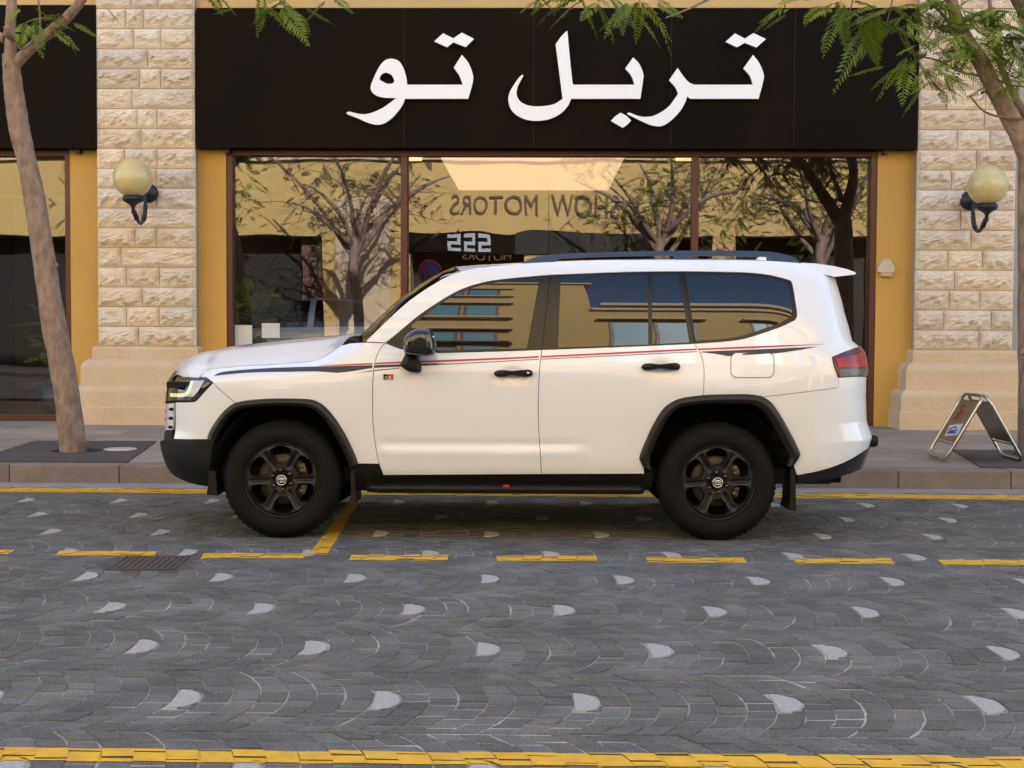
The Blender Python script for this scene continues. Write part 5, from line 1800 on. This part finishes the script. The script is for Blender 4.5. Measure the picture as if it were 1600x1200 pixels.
# left tree: leaning trunk, fork near the top of the frame
yl = TREE_L.y
TL = Tree('street_tree', 'leaning bare-trunked tree in front of the left shop window', (TREE_L.x, TREE_L.y, PZ), 11)
k_ = yl / FPX
TL.limb([W(114.5, 716, yl), W(114, 700, yl), W(102, 600, yl), W(83, 500, yl), W(68, 400, yl), W(52, 300, yl), W(38, 235, yl), W(30, 200, yl), W(20, 130, yl), W(17, 85, yl)],
        [22.5 * k_, 20.5 * k_, 19.5 * k_, 18.5 * k_, 17.5 * k_, 16 * k_, 14.5 * k_, 16.5 * k_, 14 * k_, 13 * k_], 'trunk', 18, 5)
TL.limb([W(17, 95, yl), W(16, 40, yl), W(18, 0, yl), W(10, -110, yl + 0.2), W(-20, -260, yl + 0.3)], [10 * k_, 8 * k_, 8 * k_, 6 * k_, 3 * k_])
TL.limb([W(20, 105, yl), W(45, 78, yl - 0.05), W(80, 48, yl - 0.1), W(108, 24, yl - 0.2), W(135, -12, yl - 0.3), W(190, -110, yl - 0.4), W(300, -200, yl - 0.5)], [9.5 * k_, 8.5 * k_, 8 * k_, 8 * k_, 6.5 * k_, 5 * k_, 2 * k_])
TL.limb([W(24, 60, yl - 0.1), W(13, 55, yl - 0.25), W(10, 42, yl - 0.3)], [6 * k_, 5.5 * k_, 4.5 * k_], 'stub')
TL.limb([W(8, 60, yl), W(-20, 50, yl), W(-80, 0, yl), W(-160, -140, yl)], [8 * k_, 7 * k_, 6 * k_, 3 * k_])
TL.twig([W(55, 60, yl - 0.1), W(40, 75, yl - 0.2), W(28, 75, yl - 0.25)], 0.01, 0.005)
TL.twig([W(63, 50, yl), W(62, 20, yl), W(58, -20, yl)], 0.01, 0.008)
TL.twig([W(300, -200, yl - 0.5), W(380, -70, yl - 0.6), W(430, -8, yl - 0.6)], 0.015, 0.006)
TL.twig([W(300, -200, yl - 0.5), W(310, -60, yl - 0.4), W(330, 2, yl - 0.4)], 0.012, 0.004)
def px_spray(T, x0, y0, y, rx, ry, n, L=(0.3, 0.5), down=0.2, tone=None):
    c = W(x0, y0, y)
    s = y / FPX
    T.spray(c, (rx * s, 0.15, ry * s), n, L, down, tone)
px_spray(TL, 72, 34, yl - 0.25, 18, 7, 9, (0.26, 0.42), 0.25, 0.75)
px_spray(TL, 50, 18, yl - 0.2, 12, 5, 3, (0.2, 0.3), 0.2, 0.6)
px_spray(TL, 440, -2, yl - 0.6, 22, 6, 9, (0.32, 0.5), 0.5, 0.4)
px_spray(TL, 330, -6, yl - 0.4, 18, 4, 4, (0.2, 0.32), 0.4, 0.3)
px_spray(TL, 500, -12, yl - 0.6, 20, 5, 5, (0.25, 0.4), 0.3, 0.4)
for k in range(26):
    r_ = TL.rnd
    TL.spray((TREE_L.x + r_.gauss(0.3, 1.7), TREE_L.y + r_.gauss(-0.3, 1.1), r_.uniform(5.3, 7.4)), (0.35, 0.35, 0.2), 8, (0.3, 0.55))
TL.done()

# right tree: trunk at the frame edge, a heavy limb leaning left, foliage over the sign's corner
yr = TREE_R.y
TR = Tree('street_tree', 'leafy tree at the right edge with a limb leaning over the black sign corner', (TREE_R.x, TREE_R.y, PZ), 23)
k_ = yr / FPX
TR.limb([W(1617, 724, yr), W(1616, 700, yr), W(1616, 600, yr), W(1615, 450, yr), W(1615, 330, yr), W(1614, 260, yr), W(1610, 225, yr)], [27 * k_, 25 * k_, 24 * k_, 23 * k_, 23 * k_, 22 * k_, 19 * k_], 'trunk', 18, 3)
TR.limb([W(1612, 250, yr), W(1590, 205, yr - 0.05), W(1560, 150, yr - 0.1), W(1530, 92, yr - 0.15), W(1508, 62, yr - 0.2), W(1495, 30, yr - 0.2), W(1486, -6, yr - 0.25), W(1470, -120, yr - 0.4), W(1420, -230, yr - 0.5)], [18 * k_, 15 * k_, 13.5 * k_, 12.5 * k_, 12 * k_, 10 * k_, 8.5 * k_, 6 * k_, 3 * k_])
TR.limb([W(1610, 190, yr), W(1590, 160, yr + 0.1), W(1570, 118, yr + 0.15), W(1558, 84, yr + 0.2), W(1548, 30, yr + 0.3), W(1545, -60, yr + 0.4)], [7 * k_, 6 * k_, 5 * k_, 4.5 * k_, 3.5 * k_, 2 * k_])
TR.limb([W(1612, 240, yr), W(1630, 120, yr + 0.1), W(1600, 20, yr + 0.1), W(1585, -20, yr), W(1580, -160, yr)], [15 * k_, 12 * k_, 10 * k_, 9 * k_, 5 * k_])
TR.limb([W(1486, 0, yr - 0.25), W(1440, -30, yr - 0.35), W(1330, -60, yr - 0.5), W(1180, -40, yr - 0.6), W(1120, -8, yr - 0.65), W(1080, 12, yr - 0.7), W(1040, 28, yr - 0.7)], [6 * k_, 5 * k_, 4.5 * k_, 3 * k_, 2.2 * k_, 1.6 * k_, 1.0 * k_])
for run, a, b_ in (([(1600, 186), (1560, 182), (1535, 172), (1516, 150)], 0.014, 0.008), ([(1530, 118), (1500, 112), (1470, 96), (1440, 88), (1420, 80)], 0.012, 0.006), ([(1500, 55), (1470, 20), (1445, -5)], 0.02, 0.01),
                   ([(1545, 60), (1520, 40), (1500, 10)], 0.010, 0.005), ([(1600, 135), (1575, 132), (1550, 120)], 0.010, 0.005), ([(1429, 82), (1415, 60), (1408, 45)], 0.008, 0.005), ([(1440, 72), (1456, 50), (1462, 30)], 0.008, 0.005), ([(1340, -30), (1330, 10), (1322, 40)], 0.01, 0.004), ([(1400, -30), (1390, 20), (1380, 50)], 0.01, 0.004)):
    TR.twig([W(px, py, yr - 0.2) for px, py in run], a, b_)
for (x0, y0, dy, rx, ry, n, L, dn, tn) in (
        (1300, 4, -0.5, 30, 6, 8, (0.3, 0.5), 0.45, 0.6), (1350, 18, -0.5, 22, 12, 10, (0.4, 0.62), 0.5, 0.25), (1395, 22, -0.45, 22, 14, 12, (0.35, 0.6), 0.4, 0.35), (1415, 92, -0.5, 16, 6, 8, (0.32, 0.5), 0.25, 0.55),
        (1450, 10, -0.3, 25, 12, 12, (0.3, 0.5), 0.3, 0.5), (1452, 105, -0.35, 8, 12, 6, (0.22, 0.34), 0.6, 0.6), (1490, 75, -0.4, 18, 16, 12, (0.25, 0.42), 0.3, 0.45), (1505, 20, -0.2, 25, 14, 12, (0.28, 0.45), 0.3, 0.5),
        (1545, 65, -0.3, 24, 18, 16, (0.28, 0.45), 0.25, 0.65), (1570, 20, -0.2, 25, 14, 12, (0.3, 0.48), 0.25, 0.5), (1590, 95, -0.2, 18, 20, 12, (0.28, 0.42), 0.25, 0.6), (1560, 120, -0.25, 14, 8, 5, (0.2, 0.32), 0.35, 0.55), (1480, 120, -0.3, 10, 8, 4, (0.2, 0.3), 0.4, 0.6), (1240, 10, -0.55, 14, 6, 5, (0.26, 0.4), 0.35, 0.6),
        (915, -4, -0.7, 14, 4, 9, (0.32, 0.5), 0.55, 0.35), (960, 2, -0.7, 18, 6, 11, (0.28, 0.46), 0.5, 0.45), (1005, 14, -0.7, 14, 6, 8, (0.24, 0.38), 0.35, 0.5), (850, -10, -0.7, 14, 3, 4, (0.2, 0.32), 0.2, 0.5)):
    px_spray(TR, x0, y0, yr + dy, rx, ry, int(n * (1.8 if x0 > 1435 else 0.75)), L, dn, tn)
for k in range(34):
    r_ = TR.rnd
    TR.spray((TREE_R.x + r_.gauss(-1.0, 2.0), TREE_R.y + r_.gauss(-0.3, 1.2), r_.uniform(5.2, 7.8)), (0.35, 0.35, 0.2), 8, (0.3, 0.55))
TR.done()

# ================================================================== FOLDING STEEL SIGN
fa = on_ground(1467, 719, PZ)
fs_root = empty('folding_sign', (4.13, 12.45, PZ + 0.012))
tag(fs_root, 'steel folding A-frame sign standing on the pavement before the right pillar', 'sign')
def rounded_loop(w, h, r, n=6):
    out = []
    for (cx, cy_, a0) in ((w / 2 - r, h - r, 0), (-w / 2 + r, h - r, 90), (-w / 2 + r, r, 180), (w / 2 - r, r, 270)):
        for k in range(n + 1):
            a = math.radians(a0 + 90 * k / n)
            out.append((cx + r * math.cos(a), cy_ + r * math.sin(a)))
    return out
LEAN, HH, WD = 0.34, 0.62, 0.56
for s in (-1, 1):
    def P(u, v, off=0.0):                      # u across (along Y), v up the leaf
        t = v / HH
        return (s * (LEAN * (1 - t) + 0.016) + s * off * 0.88, u, 0.016 + v * 0.955)
    lp = rounded_loop(WD, HH, 0.085)
    pts = [P(a, b_) for a, b_ in lp] + [P(*lp[0])]
    fr = MB().tube(pts, 0.0155, 10, caps=False).build('leaf_frame', M['steel'], fs_root)
    pn = MB()
    v0, v1, hw2 = 0.17, HH - 0.055, WD / 2 - 0.012
    pn.add([P(-hw2, v0, -0.006), P(hw2, v0, -0.006), P(hw2, v1, -0.006), P(-hw2, v1, -0.006), P(-hw2, v0, 0.006), P(hw2, v0, 0.006), P(hw2, v1, 0.006), P(-hw2, v1, 0.006)],
           [(0, 1, 2, 3), (4, 7, 6, 5), (0, 4, 5, 1), (1, 5, 6, 2), (2, 6, 7, 3), (3, 7, 4, 0)])
    pn.build('sign_panel', M['steel_panel'], fr)
    MB().tube([P(-WD / 2 + 0.01, v0 - 0.02), P(WD / 2 - 0.01, v0 - 0.02)], 0.008, 8).build('cross_bar', M['steel'], fr)
    if s < 0:
        def Q(u, v): return P(u, v, 0.0085)
        MB().add([Q(-0.23, 0.24), Q(0.1, 0.20), Q(0.13, 0.31), Q(-0.2, 0.35)], [(0, 1, 2, 3)]).build('sticker', M['paper'], fr, fix=False)
        def Q2(u, v): return P(u, v, 0.0105)
        ink = MB()
        for (a, b_) in (((-0.17, 0.27), (-0.05, 0.31)), ((-0.05, 0.31), (0.07, 0.27)), ((-0.17, 0.255), (0.08, 0.235)), ((-0.12, 0.275), (0.03, 0.262)), ((-0.1, 0.262), (0.05, 0.25))):
            ink.tube([Q2(*a), Q2(*b_)], 0.006, 5)
        ink.build('sticker_print', M['violet_ink'], fr)
        def ring(cu, cv, ru, rv, a0, a1): return [Q2(cu + ru * math.cos(a), cv + rv * math.sin(a)) for a in np.linspace(a0, a1, 14)]
        rd = MB()
        rd.tube(ring(0.05, 0.49, 0.06, 0.03, -2.4, 2.6), 0.007, 5)
        rd.tube([Q2(-0.02, 0.43), Q2(0.06, 0.45), Q2(0.12, 0.42)], 0.007, 5)
        rd.tube(ring(0.04, 0.39, 0.06, 0.025, -0.5, 3.4), 0.007, 5)
        rd.build('red_writing', M['red_ink'], fr)
MB().tube([(0, -WD / 2 + 0.08, 0.016 + HH * 0.955), (0, WD / 2 - 0.08, 0.016 + HH * 0.955)], 0.012, 8).build('hinge', M['steel'], fs_root)

# ================================================================== THE OTHER SIDE OF THE STREET (seen mirrored in the glass)
YO = -8.0                                      # facade across the street
VO = 2 * YG - YO                               # its mirror distance
def rx(px): return on_wall(px, 330, VO).x
def rz(py, px=850): return on_wall(px, py, VO).z
M['opp'] = pbr('ochre_render', (0.63, 0.425, 0.165), 0.85, var=0.12, scale=0.8, bump=0.2, bscale=80)
M['opp_trim'] = pbr('cream_trim', (0.66, 0.52, 0.34), 0.8, var=0.1, scale=2)
M['opp_teal'] = pbr('teal_blind', (0.05, 0.22, 0.28), 0.35, var=0.25, scale=3)
M['opp_dark'] = pbr('dark_opening', (0.007, 0.005, 0.004), 0.6, var=0.3, scale=1)
M['brown_sheet'] = pbr('brown_panel', (0.16, 0.075, 0.045), 0.6, var=0.2, scale=2)
ob = empty('ochre_building', (0, YO, 0))
tag(ob, 'ochre building across the street with teal windows, mirrored in the showroom and car windows', 'building')
def opart(mb, name, mat, parent=None):
    o = mb.build(name, mat, parent or ob)
    o.data.transform(Matrix.Translation((0, -YO, 0)))
    return o
Z1 = 4.35
HL, HR = 18.8, 13.3                            # heights of the two blocks
opart(MB().box(-34, 1.6, YO - 6, YO, Z1, HL).box(1.6, 34, YO - 6, YO - 0.0, Z1, HR), 'wall', M['opp'])
opart(MB().box(-34, 34, YO - 5, YO - 1.0, 0, Z1), 'shop_recess', M['opp_dark'])
piers = [(-13, -12), (rx(505), rx(526)), (rx(611), rx(640)), (-0.4, 0.2), (rx(1115), rx(1150)), (10.8, 11.8), (15, 16)]
opart(MB().box(rx(505), rx(526), YO - 1, YO - 0.002, 0, Z1), 'pier', M['opp'])
for a, b_ in piers:
    if (a, b_) != (rx(505), rx(526)): opart(MB().box(a, b_, YO - 1, YO - 0.002, 0, Z1), 'pier', M['opp'])
opart(MB().box(rx(526), rx(611), YO - 0.8, YO + 0.12, 0, Z1 + 1.2), 'stone_pier', M['plinth'])
for z in (6.75, 7.25):
    opart(MB().box(-34, 34, YO, YO + 0.16, z, z + 0.14), 'ledge', M['opp_trim'])
opart(MB().box(-34, 1.8, YO - 6, YO + 0.5, HL, HL + 0.5), 'roof_cornice', M['opp_trim'])
opart(MB().box(1.8, 34, YO - 6, YO + 0.5, HR, HR + 0.35).box(1.62, 34, YO - 6, YO + 0.25, HR - 0.5, HR - 0.2), 'roof_cornice', M['opp_trim'])
def opp_window(x0, x1, z0, z1):
    w_ = opart(MB().box(x0 - 0.07, x1 + 0.07, YO - 0.1, YO + 0.05, z0 - 0.07, z1 + 0.07), 'window', M['frame'])
    opart(MB().box(x0, x1, YO - 0.05, YO + 0.06, z0, z1), 'blind', M['opp_teal'], w_)
for zf, zt_ in ((8.4, 10.0), (11.9, 13.4), (15.2, 16.7)):
    for g in (-26, -21, -16, -11, -6.2, -2.75):
        for k in range(3):
            opp_window(g + k * 0.82, g + k * 0.82 + 0.62, zf, zt_)
        opart(MB().box(g - 0.35, g + 2.65, YO, YO + 0.42, zf - 0.32, zf - 0.17).box(g - 0.35, g + 2.65, YO, YO + 0.38, zt_ + 0.25, zt_ + 0.42), 'ledge', M['opp_trim'])
for g in (2.0, 5.1, 8.4, 12.0, 16, 20, 24):
    for k in range(2):
        opp_window(g + k * 0.95, g + k * 0.95 + 0.75, 9.3, 11.2)
    opart(MB().box(g - 0.3, g + 2.0, YO, YO + 0.35, 8.9, 9.04).box(g - 0.3, g + 2.0, YO, YO + 0.35, 11.5, 11.68), 'ledge', M['opp_trim'])
# lettering and boards on that facade (they read mirrored in the glass)
BACK = Matrix(((-1, 0, 0, 0), (0, 0, 1, 0), (0, 1, 0, 0), (0, 0, 0, 1)))           # text facing +Y
M['brown_letter'] = pbr('brown_letters', (0.14, 0.07, 0.035), 0.6)
def opp_text(s, xc, z, size, mat, sx=1.0, y=YO + 0.03, ext=0.03):
    return text_mesh(s, size, 'lettering', mat, ob, Matrix.Translation((xc, y - YO, z)) @ BACK @ Matrix.Diagonal((sx, 1, 1, 1)), ext)
opp_text('SHOW  MOTORS', (rx(697) + rx(972)) / 2, rz(337), 0.88, M['brown_letter'], 0.80)
opp_text('MOTORS', (rx(722) + rx(800)) / 2, rz(404), 0.36, M['brown_letter'], 1.1)
sg = MB().box(rx(637), rx(806), YO, YO + 0.14, rz(394), rz(364)).build('dark_fascia', M['sign'])
sg.data.transform(Matrix.Translation((0, -YO, 0)))
sg.parent = ob
opart(MB().box(rx(806), rx(1032), YO, YO + 0.08, rz(396), rz(362)), 'dark_fascia', M['opp_dark'])
M['grey_letter'] = pbr('grey_letters', (0.42, 0.45, 0.52), 0.5)
w3 = (rx(768) - rx(700)) / 3
for k in range(3):
    x0 = rx(700) + k * w3 + 0.05
    W_, H_, t_ = w3 * 0.78, rz(367) - rz(391), 0.095
    zb_ = rz(391)
    mb = MB()
    y0_, y1_ = YO + 0.142, YO + 0.17
    # an S as seen from the street: drawn mirrored here because +X runs to its left
    mb.box(x0, x0 + W_, y0_, y1_, zb_, zb_ + t_).box(x0, x0 + W_, y0_, y1_, zb_ + H_ / 2 - t_ / 2, zb_ + H_ / 2 + t_ / 2).box(x0, x0 + W_, y0_, y1_, zb_ + H_ - t_, zb_ + H_)
    mb.box(x0, x0 + t_, y0_, y1_, zb_ + t_, zb_ + H_ / 2 - t_ / 2).box(x0 + W_ - t_, x0 + W_, y0_, y1_, zb_ + H_ / 2 + t_ / 2, zb_ + H_ - t_)
    opart(mb, 'fascia_letter', M['grey_letter'])
bn = opart(MB().box(rx(466), rx(504), YO - 0.9, YO - 0.5, rz(472), rz(362)), 'banner', M['brown_sheet'])
for s_, py, sz in (('W', 470, 0.75), ('I', 452, 0.6), ('B', 434, 0.8), ('A', 410, 0.75), ('8', 388, 0.75)):
    text_mesh(s_, sz, 'banner_letter', M['iron'], bn, Matrix.Translation(((rx(474) + rx(497)) / 2, -0.48, rz(py))) @ BACK, 0.01)
# street trees over there, sunlit
def far_tree(x, y, label, seed, dens, mat, h=7.5):
    T = Tree('street_tree', label, (x, y, 0.12), seed, mat)
    r = T.rnd
    T.limb([(x, y, 0), (x + 0.1, y, 1.5), (x - 0.1, y + 0.1, 3.2), (x, y, 4.2)], [0.19, 0.16, 0.14, 0.13], 'trunk', 12)
    for k in range(9):
        a = k * 0.75 + r.uniform(-0.3, 0.3)
        L = r.uniform(1.6, 3.0)
        e = Vector((x + math.cos(a) * L, y + math.sin(a) * L * 0.7, r.uniform(5.0, h)))
        s0 = Vector((x, y, r.uniform(3.2, 4.2)))
        m_ = (s0 + e) / 2 + Vector((r.gauss(0, .2), r.gauss(0, .2), 0.3))
        T.limb([s0, m_, e], [0.085, 0.06, 0.02], 'limb', 8)
        for q_ in range(6):
            t = r.uniform(0.35, 1)
            p = s0.lerp(e, t)
            p2 = p + Vector((r.gauss(0, 0.7), r.gauss(0, 0.5), r.gauss(0.2, 0.45)))
            T.twig([p, (p + p2) / 2 + Vector((0, 0, 0.1)), p2], 0.018, 0.006)
            for _ in range(3):
                T.twig([p2, p2 + Vector((r.gauss(0, 0.35), r.gauss(0, 0.3), r.gauss(0, 0.3))), p2 + Vector((r.gauss(0, 0.6), r.gauss(0, 0.5), r.gauss(0, 0.5)))], 0.008, 0.003)
            T.spray(p2, (0.35, 0.35, 0.25), dens, (0.3, 0.5))
    T.done()
far_tree(-5.3, -4.6, 'sparse pale-barked tree mirrored in the left showroom pane', 31, 4, 'leaf_dry')
far_tree(8.2, -4.4, 'green leafy tree mirrored in the right showroom pane', 37, 8, 'leaf', 7.0)
far_tree(3.6, -4.8, 'green tree mirrored behind the showroom ceiling light', 41, 5, 'leaf', 6.6)
far_tree(-11.5, -4.6, 'added green tree across the street, darkening the reflections at the left', 43, 6, 'leaf', 6.6)  # unseen tree, added for dark foliage and wall shadows in the reflections
op = MB().box(-60, 60, YO - 1, -2.6, -0.04, 0.12).build('far_pavement', M['slab'])
tone_attr(op.data, [(1.1, 1.1, 1.1, 1)] * len(op.data.vertices))
tag(op, kind='structure')
# no-parking sign on a post
p_ = W(673, 427, 2 * YG - (-2.0))
npk = empty('no_parking_sign', (p_.x, -2.0, 0))
tag(npk, 'round blue no-parking sign with red ring mirrored beside the windscreen', 'road sign')
M['sign_blue'] = pbr('sign_blue', (0.03, 0.08, 0.42), 0.4)
M['sign_red'] = pbr('sign_red', (0.55, 0.03, 0.03), 0.4)
MB().tube([(0, -0.04, -0.02), (0, -0.04, p_.z + 0.3)], 0.035, 10).build('post', M['grey_wall'], npk)
R_ = 0.37
MB().lathe([(0.001, 0.0), (R_ * 0.82, 0.0), (R_ * 0.82, -0.012)], (0, 0.012, p_.z), axis='Y', seg=32).build('disc', M['sign_blue'], npk)
MB().lathe([(R_ * 0.80, 0.006), (R_, 0.006), (R_, -0.012), (R_ * 0.8, -0.012)], (0, 0.012, p_.z), axis='Y', seg=32).build('ring', M['sign_red'], npk)
MB().add([(0.26, 0.022, p_.z - 0.2), (0.2, 0.022, p_.z - 0.26), (-0.26, 0.022, p_.z + 0.2), (-0.2, 0.022, p_.z + 0.26)], [(0, 1, 2, 3)]).build('slash', M['sign_red'], npk, fix=False)

# low coupe standing inside the showroom behind the left pane
M['grey_paint'] = pbr('blue_grey_paint', (0.17, 0.22, 0.28), 0.35, coat=1.0)
gc = empty('grey_coupe', (on_wall(500, 500, YG + 1.5).x - 0.30, YG + 1.3, ZI + 0.37))
tag(gc, 'low blue-grey coupe inside the showroom behind the left pane', 'car')
st = [(-2.35, .50, .62, .62), (-2.2, .74, .78, .78), (-1.6, .90, .93, .93), (-0.95, .92, 1.0, 1.0), (-0.5, .93, 1.03, 1.28), (0.0, .93, 1.05, 1.45), (0.5, .93, 1.06, 1.50), (1.0, .93, 1.07, 1.44), (1.5, .93, 1.08, 1.24), (1.9, .90, 1.08, 1.10), (2.25, .80, 1.0, 1.0), (2.4, .55, .8, .8)]
xs_ = [s[0] for s in st]
XX = np.linspace(-2.35, 2.4, 60)
cv_ = np.array(catmull([tuple(s) for s in st], 8))
vs, vg = [], []
for x in XX:
    w_, zb_, zr_ = [float(np.interp(x, cv_[:, 0], cv_[:, k])) for k in (1, 2, 3)]
    sec = [(w_ * 0.9, 0.22), (w_, 0.42), (w_, zb_ * 0.72), (w_ * 0.98, zb_ * 0.88), (w_ * 0.93, zb_)]
    tw_ = max(0.0, zr_ - zb_)
    sec += [(w_ * 0.93 - tw_ * 0.30, zb_ + tw_ * 0.5 + 0.01), (w_ * 0.93 - tw_ * 0.62, zb_ + tw_ * 0.92 + 0.02), (w_ * 0.4, zr_ + 0.03), (0, zr_ + 0.04)]
    full = [(-a, b_) for a, b_ in sec] + [(a, b_) for a, b_ in sec[-2::-1]]
    vs += [(x, a, b_ * 0.86) for a, b_ in full]
n = 17
arch = lambda x, z: any((x - c) ** 2 + (z - 0.33) ** 2 < 0.37 ** 2 for c in (-1.45, 1.45))
fb, fg = [], []
for i in range(59):
    for k in range(n - 1):
        x = (XX[i] + XX[i + 1]) / 2
        zz = vs[i * n + k][2]
        q4 = (i * n + k, i * n + k + 1, (i + 1) * n + k + 1, (i + 1) * n + k)
        z2 = sum(vs[j][2] for j in q4) / 4
        yy = abs(sum(vs[j][1] for j in q4) / 4)
        if yy > 0.6 and arch(x, z2): continue
        side = k in (4, 5, 10, 11)
        ws = k in (6, 7, 8, 9) and (-1.0 < x < -0.2 or 1.0 < x < 1.75)
        if (side and -0.5 < x < 1.25 and abs(x - 0.35) > 0.03) or ws: fg.append(q4)
        else: fb.append(q4)
MB().add(vs, fb, True).build('body', M['grey_paint'], gc)
MB().add(vs, fg, True).build('window_glass', M['car_glass'], gc)
for cx in (-1.45, 1.45):
    for sy in (-1, 1):
        wh = MB().lathe([(0.2, -0.1 * sy), (0.31, -0.1 * sy), (0.335, -0.06 * sy), (0.335, 0.1 * sy)], (cx, sy * 0.80, 0.335), axis='Y', seg=28).build('tyre', M['rubber'], gc)
        MB().lathe([(0.001, 0.05 * sy), (0.1, 0.07 * sy), (0.21, 0.09 * sy), (0.22, 0.05 * sy)], (cx, sy * 0.80, 0.335), axis='Y', seg=20).build('wheel_rim', M['steel'], gc)
MB().box(-2.1, 2.2, -0.7, 0.7, 0.16, 0.36).build('floor_pan', M['cavity'], gc)
pf = MB().box(-2.7, 2.7, -1.25, 1.25, 0, 0.325, bev=0.02).build('display_platform', M['inner_dark'])
pf.location = (gc.location.x, gc.location.y, ZI)
tag(pf, 'low dark platform carrying the coupe inside the showroom', 'platform')

# potted plants inside the shops
def potted(px, y, label, seed, n, h):
    pp = on_wall(px, 600, y)
    pl = empty('potted_plant', (pp.x, y, ZI))
    tag(pl, label, 'plant')
    MB().lathe([(0.001, 0.0), (0.2, 0.0), (0.27, 0.5), (0.24, 0.5), (0.22, 0.44), (0.001, 0.44)], (0, 0, 0), seg=24).build('pot', M['iron'], pl)
    v_, f_, t_ = [], [], []
    rr = random.Random(seed)
    stem = MB()
    for k in range(4):
        stem.tube([(rr.gauss(0, 0.05), rr.gauss(0, 0.05), 0.43), (rr.gauss(0, 0.08), rr.gauss(0, 0.08), 0.5 + h * rr.uniform(0.5, 0.9))], [0.015, 0.008], 6)
    stem.build('stems', M['twig'], pl)
    for k in range(n):
        a = rr.uniform(0, 6.28)
        frond(v_, f_, t_, Vector((0, 0, 0.5 + rr.uniform(0, h))), Vector((math.cos(a), math.sin(a), rr.uniform(0.1, 1.3))), Vector((0, 0, 1)), rr.uniform(0.4, 0.75), rr, rr.random())
    me = bpy.data.meshes.new('foliage')
    me.from_pydata([tuple(p) for p in v_], [], f_)
    a = me.attributes.new('tone', 'FLOAT', 'POINT')
    a.data.foreach_set('value', np.asarray(t_, np.float32))
    me.materials.append(M['leaf'])
    link('foliage', me, pl)
potted(88, YG + 1.0, 'leafy potted plant behind the left shop glass', 5, 46, 0.9)
potted(398, YG + 0.55, 'leafy potted plant inside the showroom behind the white panel', 6, 50, 1.15)
